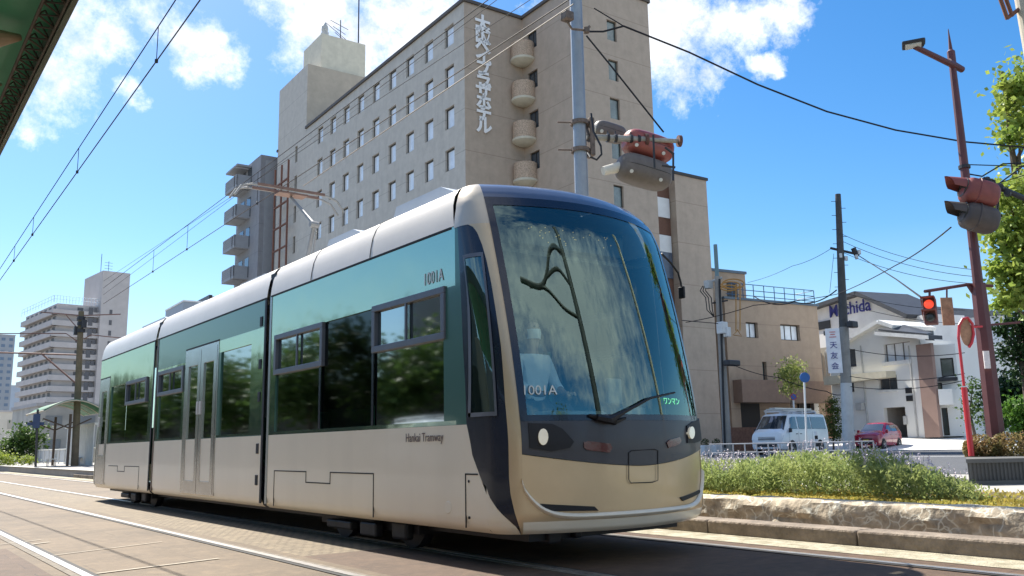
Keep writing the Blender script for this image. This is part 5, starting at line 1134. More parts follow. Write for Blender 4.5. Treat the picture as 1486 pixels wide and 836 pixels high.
# big paired vehicle signals seen from the side
def side_signal(label,px,py,D,m):
    c=at(px,py,D); t=thing('traffic_signal',label,'traffic signal',c); q=MB(); ax=(R+Vector((0,0,-.30))).normalized(); capsule(q,c,ax,.62,.235,.235,20); b=q.build('housing',m,t)
    q=MB(); q.sm=True; s=c-ax*.20+Vector((0,0,.035)); L2=.44; up=Vector((0,0,1)); sd=ax.cross(up).normalized(); u2=sd.cross(ax)
    for off in (0,.012):
        q.grid(lambda u,v:s-ax*(L2*u)*(1-.35*abs(v-.5)*2)+Vector((0,0,-.02*u))+sd*math.cos(PI*1.15*(v-.5)+PI/2)*(.185-off-.05*u)+u2*(math.sin(PI*1.15*(v-.5)+PI/2)*(.185-off-.06*u)),[0,.25,.5,.75,1],[k/12 for k in range(13)])
    q.build('visor',m,b); 
    q=MB(); q.lathe([(0,0),(.17,0),(.18,.03),(0,.04)],s-ax*.06,16,-ax); q.build('lens',mat('unlit_lens',(.05,.05,.045),.2),b)
    q=MB(); capsule(q,c-ax*.08,ax,.05,.25,.25,20); q.build('rim_band',m,b)
    return t
side_signal('faded red vehicle signal with a long hood, upper one clamped to the maroon post',1421,281,14.6,mat('brown_red_housing',(.22,.055,.045),.5,0,.2,5))
side_signal('dark brown vehicle signal with a long hood, lower one clamped to the maroon post',1421,317,14.6,mat('dark_brown_housing',(.07,.055,.05),.55,0,.25,5))
q=MB(); q.tube([at(1428,258,14.7),at(1443,262,14.8),at(1448,310,14.8),at(1438,332,14.8)],.02,6); q.lathe([(.08,-.03),(.10,-.03),(.10,.03),(.08,.03)],on(fy(255)),12); q.build('signal_clamp',DARK,lp_)
# black branch arm coming from the right
br=thing('cable_bracket_arm','thick dark cable arm running from the signals into the right edge','bracket arm',at(1430,262,14.8)); q=MB(); q.tube([at(1426,262,14.8),at(1450,272,15),at(1500,294,15.5)],.05,8); q.tube([at(1440,270,14.8),at(1449,284,14.8),at(1449,300,14.8)],.012,5)
for px,py in ((1433,262),(1441,268),(1452,272),(1462,280)): q.lathe([(0,-.06),(.06,-.05),(.06,.05),(0,.06)],at(px,py,15),8,(1,.3,-.2))
q.build('arm',DARK,br)
# pedestrian signal, lit red
psig=at(1350,452,14.6); ps=thing('pedestrian_signal','small hooded pedestrian signal glowing red, hanging left of the maroon post','traffic signal',psig)
rot=Matrix.Rotation(-YAW-.55,3,'Z'); q=MB(); q.box(psig,(.20,.22,.46),rot,.02); q.build('housing',mat('brown_box',(.13,.05,.045),.5,0,.2,6),ps)
fd=rot@Vector((0,-1,0)); sd_=rot@Vector((1,0,0))
for dz,mm_,nm in ((.11,mat('red_lit_lens',(.8,.1,.06),.3,emit=(1,.09,.04,.4)),'red_lens'),(-.11,mat('dark_lens',(.04,.05,.05),.2),'green_lens')):
    q=MB(); q.lathe([(0,.02),(.05,.015),(.078,0),(.078,-.01)],psig+fd*.115+Vector((0,0,dz)),18,fd); q.build(nm,mm_,ps)
    q=MB(); c0=psig+fd*.12+Vector((0,0,dz+.11)); q.box(c0+fd*.09,(.21,.20,.015),rot); 
    for s in (-1,1): q.prism([c0+sd_*s*.10,c0+sd_*s*.10+fd*.18,c0+sd_*s*.10+Vector((0,0,-.16))],sd_*.008*s)
    q.build('hood',mat('brown_hood',(.20,.06,.05) if dz>0 else (.05,.05,.05),.5),ps)
q=MB(); c0=at(1375,452,14.7); q.box(c0,(.20,.02,.48),Matrix.Rotation(-YAW,3,'Z')); o=q.build('rusty_sign_plate',mat('rusty_plate',(.36,.20,.12),.8,0,.35,9),None); tag(o,'rust-stained blank rectangular plate hanging beside the red pedestrian signal','sign')
# red pole with oval loop sign
a=at(1410,662,14.4); b=at(1391,480,14.4); rp_=thing('red_loop_sign','slim red pole bent into a loop around an oval rusty plate','sign',a)
q=MB(); q.tube([a,at(1399,562,14.4)],.045,10); q.tube([at(1399,560,14.4),at(1391,490,14.4),at(1392,472,14.4),at(1397,463,14.4),at(1404,461,14.4),at(1411,470,14.4),at(1413,485,14.4),at(1410,498,14.4),at(1406,504,14.4)],.024,8); q.tube([at(1391,476,14.4),at(1425,474,14.8)],.018,6); q.build('pole',RED,rp_)
q=MB(); c0=at(1402,482,14.42); q.lathe([(0,-.006),(1,-.006),(1,.006),(0,.006)],(0,0,0),24,HF); q.v=[c0+(v_.dot(R0))*R0*.10+Vector((0,0,v_.z*.23))+HF*(v_.dot(HF)) for v_ in q.v]; q.build('oval_plate',mat('rusty_plate',(0,0,0)),rp_)
# concrete pole at the right top corner
cp=thing('concrete_pole','pale round concrete pole cut off by the top right corner with a rusty bracket','pole',onZ(1520,900,0) if False else (0,0,0)); 
p0=at(1508,110,9.); p1=at(1477,-60,9.); dd=(p1-p0)/(p1.z-p0.z); lo_=p0-dd*(p0.z-.28) ; q=MB(); q.tube([p0+dd*(-2.4),p1],.11,18)
lo_=Vector((p0.x+.35,p0.y-.45,.28)); q=MB(); q.tube([lo_,p0+Vector((.1,-.12,0))*0,p1],[.14,.11,.10],18); q.build('pole',mat('pale_concrete_pole',(.50,.44,.34),.8,0,.12,4),cp)
q=MB(); q.tube([at(1450,-6,8.9),at(1462,28,9)],.022,6); q.tube([at(1458,-6,8.9),at(1469,24,9)],.022,6); q.tube([at(1462,26,9),at(1486,8,9)],.025,6); q.build('rusty_bracket',mat('rust_brown',(0,0,0)),cp)
# wooden-dark utility pole
a=at(1232,655,40); b=at(1216,282,40); up_=thing('utility_pole','dark utility pole with a white painted foot and cross arm beside the red car','utility pole',a)
m1=a.lerp(b,(655-560)/373); m2=a.lerp(b,(655-480)/373); q=MB(); q.tube([a,m1],[.26,.25],14); q.build('lower_pole',mat('pale_band',(.58,.58,.56),.7,0,.12,2),up_); q=MB(); q.tube([m1,m2],[.24,.22],14); q.build('middle_pole',POLEG,up_); q=MB(); q.tube([m2,b],[.20,.13],14); q.build('upper_pole',PD,up_)
q=MB()
for k in range(26): c0=m1.lerp(b,k/26); q.tube([c0+R0*-.34*(1 if k%2 else -1),c0],.014,4)
q.build('climbing_steps',DARK,up_); q=MB(); q.tube([at(1205,360,40),at(1244,369,40)],.06,6); q.tube([at(1238,360,40),at(1244,372,40)],.12,8); q.build('cross_arm',DARK,up_); q=MB(); 
for px,py in ((1220,371),(1228,375),(1243,373),(1247,366)): q.lathe([(0,-.12),(.08,-.1),(.08,.1),(0,.12)],at(px,py,39.9),8)
q.build('insulator',mat('white_insulator',(.6,.62,.62),.3),up_)
q=MB(); c0=at(1210,509,39.6); q.box(c0,(.62,.06,2.05),Matrix.Rotation(-math.radians(52),3,'Z')); bs=q.build('banner_sign',mat('banner_white',(.80,.80,.82),.6),up_)
rt=Matrix.Rotation(-math.radians(52),3,'Z')@Vector((1,0,0)); nn=rt.cross(Vector((0,0,1))); 
for i,(ch_,mm_) in enumerate((('三',mat('banner_red',(.6,.05,.06),.6)),('天',mat('navy_lettering',(0,0,0))),('友',mat('navy_lettering',(0,0,0))),('会',mat('navy_lettering',(0,0,0))))): text('banner_letter',ch_,mm_,bs,c0+nn*.04+Vector((0,0,.72-.48*i)),rt,(0,0,1),.34,.02)
q=MB(); q.box(at(1237,471,39.5),(.5,.3,.3),None,.05); q.tube([at(1232,466,39.5),at(1237,470,39.5)],.06,6); o=q.build('street_signal',DARK,up_)
# crowded pole in front of the brown building
a=at(1056,655,44); b=at(1038,355,44); m1=a.lerp(b,.42); cpole=thing('crowded_utility_pole','grey utility pole with white junction boxes and coiled cables before the brown building','utility pole',a)
q=MB(); q.tube([a,m1],[.22,.19],14); q.tube([m1,a.lerp(b,.84)],[.17,.15],14); q.build('pole',POLEG,cpole); q=MB(); q.tube([a.lerp(b,.83),b],[.11,.10],10); q.build('top_tube',mat('teal_grey',(.14,.22,.24),.5),cpole)
q=MB(); q.tube([at(1052,650,43.7),at(1047,490,43.7),at(1044,405,43.7)],.06,6); q.build('cable_duct',BLACK,cpole)
q=MB(); q.box(at(1048,476,43.6),(.45,.4,.6),None,.04); q.box(at(1055,482,43.6),(.3,.3,.5),None,.04); q.build('junction_box',mat('box_white',(.62,.64,.64),.5),cpole); q=MB(); q.box(at(1062,527,43.4),(.9,.4,.28),None,.06); q.build('transformer_box',DARK,cpole)
q=MB(); q.tube([at(1034,440,44),at(1056,436,44)],.04,6); q.build('stay_bracket',DARK,cpole); q=MB(); q.tube([at(1022,412,44),at(1048,403,44)],.06,6); q.box(at(1028,413,44),(.35,.3,.4)); q.build('cross_arm',mat('arm_galv',(.42,.43,.42),.6),cpole)
q=MB()
for k,(cx_,cy_,rx,ry) in enumerate(((1060,414,14,5),(1064,412,16,7),(1058,418,12,4))): q.tube([at(cx_+rx*math.cos(t*PI/8),cy_+ry*math.sin(t*PI/8),43.5) for t in range(17)],.035,5)
for px in (1068,1074): q.tube([at(px,412,43.5),at(px,480,43.5)],.03,4)
q.tube([at(1070,480,43.5),at(1064,486,43.5),at(1076,488,43.5),at(1070,478,43.5)],.03,4); q.build('yellow_coil',mat('ochre_cable',(.42,.22,.06),.6),cpole)
q=MB()
for dx in (0,4,8): q.tube([at(1020+dx*.5,415,44),at(1016+dx,422,44),at(1024+dx,432,44),at(1026+dx,450,44),at(1036,460,44)],.025,4)
q.build('loop_cable',BLACK,cpole)
# small white post with round blue sign, no-parking sign, striped post
def roundsign(name,label,px,py,pyb,D,r,m,rm,pr=.04):
    a=at(px+4,pyb,D); b=at(px,py,D); a.z=.28; t=thing(name,label,'sign',a); q=MB(); q.tube([a,b+Vector((0,0,r*.8))],pr,8); q.build('pole',WHITE,t)
    q=MB(); q.lathe([(0,-.015),(r,-.015),(r,.015),(0,.015)],b-HF*.06,24,-HF); p=q.build('sign_disc',m,t)
    if rm: q=MB(); q.lathe([(r*.80,-.02),(r*1.0,-.02),(r*1.0,.02),(r*.80,.02)],b-HF*.06,24,-HF); q.prism([b-HF*.09+R0*(-.66*r)+Vector((0,0,.60*r)),b-HF*.09+R0*(-.52*r)+Vector((0,0,.72*r)),b-HF*.09+R0*(.66*r)+Vector((0,0,-.60*r)),b-HF*.09+R0*(.52*r)+Vector((0,0,-.72*r))],HF*.01); q.build('red_ring',rm,p)
    return t
BLUE=mat('sign_blue',(.03,.13,.38),.5)
roundsign('round_blue_sign','round blue sign on a thin white post in front of the van',1167,548,660,27,.155,BLUE,None,.03)
roundsign('no_parking_sign','small round blue and red sign on a post above the van roof',1151,576,640,52,.2,BLUE,mat('ring_red',(.4,.05,.06),.5),.05)
a=at(1186,652,36); a.z=.29; bp_=thing('striped_post','short black and white striped post beside the van','post',a); q=MB(); q.tube([a,a+Vector((0,0,1.0))],.06,10); q.build('post',WHITE,bp_); q=MB()
for k in range(3): q.lathe([(.062,.1+.3*k),(.064,.1+.3*k),(.064,.24+.3*k),(.062,.24+.3*k)],a,10)
q.build('black_bands',BLACK,bp_)
# low white rail fence behind the hedge
fe=thing('guard_rail','low grey tubular guard rail along the far pavement behind the hedge','fence',at(1100,650,30)); q=MB(); p_=[]
for i in range(15): c0=at(1030+17*i,652-.4*i,31); c0.z=.28; p_.append(c0); q.tube([c0,c0+Vector((0,0,.6))],.025,6)
for z in (.3,.6): q.tube([p+Vector((0,0,z)) for p in p_],.022,6)
q.build('rails',mat('rail_grey',(.45,.45,.46),.5),fe)
# pots by the hotel
for px,lab in ((1023,'white flower trough nearest the tram nose, by the hotel wall'),(1039,'white flower trough with dark shrub beside the utility pole')):
    a=at(px,642,46); a.z=.28; t=thing('flower_trough',lab,'planter',a,-YAW,'white troughs by the hotel wall'); q=MB(); q.box(a+Vector((0,0,.25)),(.55,.4,.5),None,.03); q.build('trough',WHITE,t); q=MB(); leaves(q,a+Vector((0,0,.65)),(.25,.2,.2),150,.09); q.build('plant',leafmat('dark_potted',(.06,.1,.03),(.10,.07,.04)),t)
q=MB(); a=at(1020,625,18); b=at(1023,606,18); 
# ------------------------------------------------------------------ planter with brown shrubs at the lamp foot
pc=at(1449,700,13.6)
def along(px,D,z): c=at(px,640,D); c.z=z; return c
f0=along(1400,13.2,0); f1=along(1560,13.2,0); b0=along(1404,15.8,0); b1=along(1560,15.8,0)
pl=thing('planter','dark ribbed concrete planter around the foot of the maroon post','planter',f0)
def box4(q,a,b,c,d,z0,z1): 
    P=[Vector((p.x,p.y,z)) for z in (z0,z1) for p in (a,b,c,d)]; q.add(P,[(0,1,2,3),(4,5,6,7),(0,1,5,4),(1,2,6,5),(2,3,7,6),(3,0,4,7)])
PM=lines_mat('dark_ribbed_concrete',(.115,.115,.11),(.05,.05,.05),50,.01,streak=.3)
q=MB(); box4(q,f0,f1,b1,b0,.28,.60); q.build('planter_box',PM,pl); q=MB(); e0=f0-HF*.05-R0*.04; box4(q,e0,f1-HF*.05,b1,b0-R0*.03,.601,.66); box4(q,e0,f1-HF*.05,b1,b0,.24,.34); q.build('rim',PM,pl)
q=MB(); n_=int((f1-f0).length/.055)
for i in range(n_): c0=f0.lerp(f1,(i+.5)/n_)-HF*.012; q.tube([Vector((c0.x,c0.y,.345)),Vector((c0.x,c0.y,.60))],.012,4,False)
q.build('ribs',PM,pl)
q=MB()
for (px,w_,h_) in ((1422,.20,.28),(1436,.16,.2),(1462,.25,.30),(1490,.35,.32),(1408,.1,.22),(1520,.3,.35)):
    c0=along(px,14.6,.66+h_*.55); leaves(q,c0,(w_*1.3,w_*1.3,h_*.75),900,.055)
o=q.build('brown_shrubs',leafmat('brown_leaf',(.36,.22,.10),(.14,.16,.05),5.),None); tag(o,'rusty brown and green low shrubs growing in the ribbed planter','shrub')
# ------------------------------------------------------------------ trees
BARK=mat('bark',(.10,.075,.055),.9,0,.3,8,bump=.8)
def tree(name,label,cat,base,clumps,n,size,lm,trunk_r=.1,group=None,cat_n=1.,top=None):
    t=thing(name,label,cat,base,0,group); q=MB(); q.sm=True
    tp=top or Vector((sum(c[0].x for c in clumps)/len(clumps),sum(c[0].y for c in clumps)/len(clumps),max(c[0].z for c in clumps)))
    mid=base.lerp(tp,.5)+Vector((random.gauss(0,.1),random.gauss(0,.1),0)); q.tube([base,base.lerp(mid,.5)+Vector((.03,.02,0)),mid,tp],[trunk_r,trunk_r*.8,trunk_r*.55,trunk_r*.15],10)
    for c in clumps:
        s=base.lerp(tp,min(.95,max(.35,(c[0].z-base.z)/(tp.z-base.z+.01)-.15))); q.tube([s,s.lerp(c[0],.5)+Vector((0,0,.05)),c[0]],[trunk_r*.35,trunk_r*.22,trunk_r*.08],6)
    q.build('trunk',BARK,t); q=MB(); tot=sum(c[1]**2 for c in clumps)
    for c in clumps:
        r=c[1]; k=int(n*r*r/tot)
        for _ in range(k):
            d_=Vector((random.gauss(0,.52),random.gauss(0,.52),random.gauss(0,.52)))*r
            if noise.noise((c[0]+d_)*(1.6/max(r,.3)))<-.16: continue
            leaf(q,c[0]+Vector((d_.x,d_.y,d_.z*.8)),size*random.uniform(.6,1.3),.6)
    q.build('crown',lm,t); return t
random.seed(21)
LG=leafmat('sunny_leaf',(.42,.48,.10),(.15,.25,.04),2.2); LD=leafmat('dark_leaf',(.035,.075,.02),(.015,.04,.012),1.5); LB=leafmat('bright_shrub_leaf',(.16,.30,.04),(.06,.15,.02),3); LM=leafmat('mid_leaf',(.10,.16,.035),(.04,.085,.02),1.)
cl=[(at(px,py,D),r) for px,py,D,r in ((1474,130,17,.36),(1496,110,17.3,.55),(1460,158,17,.26),(1480,190,17,.42),(1515,160,17.5,.8),(1464,205,17,.22),(1458,122,17,.14),(1460,285,17,.26),(1482,275,17,.42),(1470,320,17,.42),(1455,345,17,.30),(1490,350,17.2,.6),(1464,388,17,.38),(1448,398,17,.16),(1486,400,17,.5),(1470,428,17,.36),(1520,300,17.5,1.),(1530,400,17.5,.9),(1456,440,17,.24),(1445,300,17,.1))]
bs_=at(1535,640,17.6); bs_.z=.28
tree('broadleaf_tree','sunlit yellow-green broadleaf tree at the right edge behind the maroon post','tree',bs_,cl,15000,.15,LG,.13)
cl=[(at(px,py,D),r) for px,py,D,r in ((1470,470,22,.4),(1490,480,22,.5),(1455,480,22,.25),(1480,515,22,.45),(1460,505,22,.3),(1500,450,22,.6),(1495,540,22,.5))]
bs_=at(1500,640,22); bs_.z=.28
tree('dark_evergreen_tree','dark green evergreen crown below the sunlit tree at the right edge','tree',bs_,cl,5000,.12,LD,.12)
cl=[(at(px,py,36),r) for px,py,r in ((1475,575,1.1),(1500,570,1.4),(1455,590,.7),(1465,565,.6))]
bs_=at(1480,640,36); bs_.z=.28
tree('hillside_bush','dense dark bush mass behind the bright green shrub at the right edge','bush',bs_,cl,6000,.2,LD,.1)
cl=[(at(px,py,24),r) for px,py,r in ((1468,598,.32),(1486,595,.42),(1500,600,.4),(1475,618,.3),(1492,620,.35),(1457,612,.2))]
bs_=at(1480,640,24); bs_.z=.28
tree('bright_shrub','bright green leafy shrub just right of the maroon post','shrub',bs_,cl,5000,.10,LB,.05)
cl=[(at(px,py,50),r) for px,py,r in ((1410,560,.7),(1424,580,.9),(1406,590,.6),(1418,605,.8))]
bs_=at(1416,640,50); bs_.z=.9
tree('bare_bush','thin dark straggly bush between the red loop sign and the maroon post','bush',bs_,cl,900,.2,LM,.1)
cl=[(at(px,py,55),r) for px,py,r in ((1147,533,.75),(1157,540,.55),(1138,545,.5),(1150,552,.6),(1143,565,.5),(1160,560,.35))]
bs_=at(1150,640,55); bs_.z=.28
w_=tree('weeping_tree','pale yellow-green drooping tree standing behind the van roof','tree',bs_,cl,2600,.16,leafmat('pale_drooping_leaf',(.42,.45,.14),(.22,.28,.08),3),.08)
cl=[(at(px,py,50),r) for px,py,r in ((1208,582,.35),(1209,596,.5),(1208,612,.62),(1210,628,.62))]
bs_=at(1209,645,50); bs_.z=.28
tree('conical_shrub','upright dark green conical shrub between the van and the utility pole','shrub',bs_,cl,3500,.12,leafmat('conifer_leaf',(.13,.17,.03),(.05,.08,.02),3),.06)
# left background bushes
cl=[(at(px,py,70),r) for px,py,r in ((30,640,1.1),(42,634,1.3),(22,648,1.0),(12,652,.9),(36,650,1.2))]
bs_=at(30,665,70); bs_.z=0
tree('far_bush','dark green bushy tree in front of the cream building at the far left','tree',bs_,cl,3500,.3,LM,.12)
cl=[(at(px,py,57),r) for px,py,r in ((3,667,.55),(14,668,.5),(-8,666,.6),(36,668,.4),(44,669,.4))]
bs_=at(5,675,57); bs_.z=0.1
tree('yellow_bush','low yellow-green bush beside the white fence at the far left','bush',bs_,cl,3500,.12,leafmat('yellow_green_leaf',(.42,.46,.08),(.2,.3,.05),3),.04)
# ------------------------------------------------------------------ left tram stop
q=MB(); q.bb((7.7,36.5,-.02),(12,95,.30)); q.add([(7.7,36.5,.30),(12,36.5,.30),(12,33.2,.01),(7.7,33.2,.01)],[(0,1,2,3)]); q.add([(7.7,36.5,.29),(7.7,33.2,.0),(7.7,36.5,0)],[(0,1,2)]); struct(q.build('platform',mat('platform_concrete',(.30,.28,.26),.85,0,.15,2)))
q=MB(); q.bb((7.66,36.6,.305),(8.1,95,.325)); struct(q.build('platform_edge',mat('platform_edge_pale',(.55,.52,.46),.8,0,.1,3)))
SHG=mat('shelter_green',(.025,.13,.055),.6,0,.25,2)
sd0=at(95,680,46); sh=thing('tram_stop_shelter','small tram stop shelter with a curved green roof behind the rear of the tram','shelter',sd0)
q=MB(); q.sm=True
LP=[(44,597),(76,586),(96,583),(118,587),(134,596)]
# barrel roof: axis along the track, arch across
def roofp(u,v): 
    x=8.4+3.2*u; y=54+6*v; z=3.05+.95*math.sin(PI*(.1+.8*u)); return (x,y,z)
q.grid(roofp,[k/12 for k in range(13)],[0,.5,1]); q.build('curved_roof',SHG,sh,solid=.05)
q=MB()
for v in (0,.33,.66,1): q.tube([Vector(roofp(k/10,v))-Vector((0,0,.06)) for k in range(11)],.035,5)
q.tube([roofp(0,0),roofp(0,1)],.05,6); q.tube([roofp(1,0),roofp(1,1)],.05,6); q.build('roof_rib',mat('rib_cream',(.5,.45,.35),.6),sh)
for i,(x,y) in enumerate(((9.9,54.8),(9.9,59.3))): q=MB(); q.tube([(x,y,.3),(x,y,3.2)],.075,10); q.tube([(x,y,2.4),(x-1.4,y,2.95)],.04,6); q.tube([(x,y,2.4),(x+1.1,y,2.95)],.04,6); q.build('post',mat('brown_post',(.10,.07,.05),.7,0,.2,5),sh)
q=MB(); 
for y in (55,57,59,61): q.bb((11.2,y,.3),(11.26,y+1.8,2.6))
q.bb((11.15,54.6,2.6),(11.3,63.4,2.72)); q.build('back_panel',mat('shelter_white',(.62,.61,.56),.7,0,.12,2),sh)
q=MB(); q.bb((10.9,57.5,.7),(11.15,60,.76)); q.bb((11.0,57.6,.3),(11.1,57.7,.7)); q.bb((11.0,59.8,.3),(11.1,59.9,.7)); q.build('bench',STEEL,sh)
q=MB(); 
for i,(y,c_) in enumerate(((43,(.55,.1,.08)),(44.6,(.1,.2,.4)),(46.4,(.6,.55,.3)))): pass
fz=thing('white_fence','low white mesh fence panels along the back of the tram stop platform','fence',(11.8,45,.3))
q=MB()
for i in range(35): y=37+i*2.; q.tube([(11.9,y,.3),(11.9,y,1.35)],.035,6)
for z in (.45,1.3): q.tube([(11.9,37,z),(11.9,106,z)],.03,5)
q.bb((11.93,37,.45),(11.95,80,1.28)); q.build('fence_panels',mat('fence_white',(.66,.66,.62),.7,0,.1,3),fz)
q=MB()
for i in range(130): y=80+i*.2; q.tube([(11.93,y,.4),(11.93,y,1.3)],.015,4,False)
q.build('fence_bars',mat('fence_white',(0,0,0)),fz)
ch_=at(74,678,47); ch_.z=.3; cr=thing('platform_chair','pale chair standing on the tram stop platform','chair',ch_,.6); q=MB(); q.box(ch_+Vector((0,0,.42)),(.45,.45,.05)); q.build('seat',mat('chair_cream',(.6,.57,.48),.6),cr); q=MB(); q.box(ch_+Vector((.2,0,.68)),(.04,.45,.4)); q.build('backrest',mat('chair_cream',(0,0,0)),cr)
for sx in (-.18,.18):
    for sy in (-.18,.18): q=MB(); q.tube([ch_+Vector((sx,sy,0)),ch_+Vector((sx,sy,.42))],.018,5); q.build('leg',STEEL,cr)
q=MB(); a=at(52,672,47); a.z=.3; b=at(55,594,47); ns=thing('stop_name_post','dark post with a blue cross board at the tram stop','sign',a); q.tube([a,b],.06,6); q.build('post',PD,ns); q=MB(); q.box(at(52,615,46.9),(.9,.05,.16),Matrix.Rotation(-YAW,3,'Z')); q.box(at(53,611,46.8),(.35,.06,.75),Matrix.Rotation(-YAW,3,'Z')); q.build('board',mat('board_blue',(.05,.08,.16),.6),ns)
# wooden catenary pole far left
a=at(104,690,50); b=at(118,452,50); a=b-(b-a); a.z=0; wp_=thing('catenary_pole','weathered wooden pole with cross arms carrying tram wires at the stop','utility pole',a); a2=at(109,668,50)
q=MB(); q.tube([Vector((a2.x,a2.y,0)),b],[.20,.15],12); q.build('pole',mat('weathered_wood',(.16,.125,.08),.9,0,.25,3,tint=(.08,.10,.05),tscale=1),wp_)
q=MB(); q.tube([at(60,453,50),at(118,458,50),at(175,456,50)],.035,5); q.tube([at(60,453,50),at(95,456,50),at(113,477,50)],.03,5); q.tube([at(-20,484,50),at(96,484,50),at(113,496,50)],.03,5); q.tube([at(122,492,50),at(132,486,50),at(190,492,50)],.03,5); q.tube([at(-20,511,50),at(114,515,50)],.05,6); q.tube([at(60,513,50),at(112,558,50)],.05,6); q.build('cross_arm',mat('rusty_arm',(.20,.11,.09),.7,0,.3,4),wp_)
q=MB()
for py in (462,470,480): q.lathe([(0,-.12),(.22,-.1),(.22,.1),(0,.12)],at(118,py,50),10)
q.box(at(110,480,50),(.2,.2,.5)); q.box(at(122,470,49.8),(.25,.25,.45)); q.build('fittings',DARK,wp_)
# ------------------------------------------------------------------ green platform canopy overhead, left
G1=mat('canopy_green',(.04,.38,.19),.45,0,.2,1.5,tint=(.03,.27,.13),tscale=1.5,tamt=.7); TR=mat('truss_brown',(.10,.085,.065),.7,0,.35,10)
cn=thing('platform_canopy','green painted platform canopy with a latticed edge beam overhead at the top left','canopy',(-1.5,4,0))
Z=3.5; XE=.80; q=MB(); q.bb((-5,-7,Z+.16),(XE-.02,11.5,Z+.22)); q.build('roof_sheet',G1,cn)
q=MB(); q.bb((XE-.03,-7,Z),(XE,11.5,Z+.25)); q.build('edge_fascia',mat('fascia_olive',(.10,.13,.09),.6,0,.25,4),cn)
q=MB(); q.tube([(XE-.15,-7,Z+.04),(XE-.15,11.5,Z+.04)],.010,6); q.tube([(XE-.04,-7,Z+.02),(XE-.04,11.5,Z+.02)],.010,6); y=-7.
while y<11.4:
    q.tube([(XE-.15,y,Z+.04),(XE-.04,y+.09,Z+.02),(XE-.15,y+.18,Z+.04)],.007,5); q.tube([(XE-.15,y,Z+.04),(XE-.10,y+.09,Z+.12),(XE-.04,y+.09,Z+.02)],.006,4); y+=.18
q.build('lattice_beam',TR,cn)
for py,nm,r in ((72,1,.055),(138,0,.028),(190,0,.03),(-200,0,.055)):
    c0=onZ(60 if py==72 else 30,py,Z+.04); q=MB(); yy=c0.y; q.tube([(-5,yy,Z+.05),(XE-.28,yy,Z+.05),(XE-.17,yy,Z+.09)],[r,r,r*.35],12); q.build('cross_beam',mat('cream_tube',(.42,.33,.22),.5,0,.15,5),cn)
q=MB(); q.tube([(-1.6,-3,0),(-1.6,-3,Z+.1)],.08,10); q.build('post',mat('cream_tube',(0,0,0)),cn); q=MB(); q.tube([(-1.6,9.,-.02),(-1.6,9,Z+.1)],.08,10); q.build('post',mat('cream_tube',(0,0,0)),cn)
# ------------------------------------------------------------------ wires
WM_=mat('wire_dark',(.03,.03,.035),.8,var=0,spec=.1)
def wire(label,pts,r=.012,sag=0,name='overhead_wire',m=None,parent=None,cat='wire'):
    P=[]; 
    for a,b in zip(pts,pts[1:]):
        n=10
        for k in range(n): t=k/n; p=a.lerp(b,t); p.z-=sag*4*t*(1-t); P.append(p)
    P.append(pts[-1]); q=MB(); q.tube(P,r,5); q.sm=True; o=q.build(name,m or WM_,parent)
    if parent is None: tag(o,label,cat)
    return o
def catenary(label,A0,A1,B0,B1,drops,r=.010):
    t=thing('tram_wire_pair',label,'overhead line',A0); wire('',[A0,A1],r,0,'contact_wire',parent=t,m=mat('copper_brown',(.06,.05,.045),.7,var=0,spec=.1)); wire('',[B0,B1],r*.9,0,'messenger_wire',parent=t)
    for k in drops: ya=A0.lerp(A1,k).y; kb=(ya-B0.y)/(B1.y-B0.y); wire('',[A0.lerp(A1,k),B0.lerp(B1,kb)],.005,0,'dropper',parent=t); q=MB(); q.lathe([(0,-.03),(.02,-.02),(.02,.02),(0,.03)],A0.lerp(A1,k),6); q.build('wire_clip',DARK,t)
X1=2.45
A0,A1=onX(296,-8,X1),onX(-4,412,X1); B0,B1=onX(260,-8,X1),onX(-4,396,X1)
def atfrac(px): # fraction where contact wire passes pixel column
    lo,hi=0,1
    for _ in range(30):
        m=(lo+hi)/2; x=proj(A0.lerp(A1,m))[0]
        if x>px: lo=m
        else: hi=m
    return lo
catenary('pair of tram wires joined by droppers crossing the sky at the upper left',A0,A1,B0,B1,[atfrac(227),atfrac(112),atfrac(47),atfrac(20)],.008)
XT=XC
A0,A1=onX(760,-2,XT),onX(60,497,XT)
A0,A1=onX(830,-6,XT),onX(60,502,XT); B0,B1=onX(715,-4,XT),onX(60,478,XT)
catenary('tram wire pair running over the pantograph in front of the hotel',onX(828,-2,XT),onX(150,441,XT),onX(716,-6,XT),onX(150,418,XT),[.42,.62,.75],.007)
wire('thin cable parallel to the tram wires crossing the middle of the hotel front',[onX(726,-4,7.8),onX(150,428,7.8)],.006)
wire('thin upper cable passing in front of the hotel roof edge',[onX(775,-4,8.3),onX(150,408,8.3)],.006)
wire('twin pale cable in front of the hotel lettering',[onX(832,6,6.4),onX(440,270,6.4)],.008,m=mat('pale_cable',(.2,.16,.13),.7))
wire('long dark cable sagging from the steel pole across the blue sky to the right',[at(855,46,12.6),at(875,46,12.7),at(905,38,12.8),at(1000,76,13.5),at(1100,123,14),at(1200,162,14.5),at(1300,189,15),at(1400,206,15.5),at(1500,215,16)],.016)
wire('thin cable from behind the steel pole joining the long sagging cable',[at(862,12,12.7),at(905,38,12.8)],.010)
wire('stay wire from the steel pole down to the end of its signal arm',[at(851,52,12.6),at(886,95,12.6),at(963,192,12.6)],.014)
wire('cable rising from the brown building to the lower right signal',[at(995,468,30),at(1094,443,30),at(1214,427,34),at(1300,385,22),at(1380,330,15)],.014,.05)
wire('second cable from the brown building corner to the utility pole',[at(1094,430,50),at(1152,438,46),at(1214,421,40)],.03,.3)
wire('cable descending from the utility pole cross arm to the pedestrian signal',[at(1246,371,40),at(1300,405,28),at(1340,434,16)],.02)
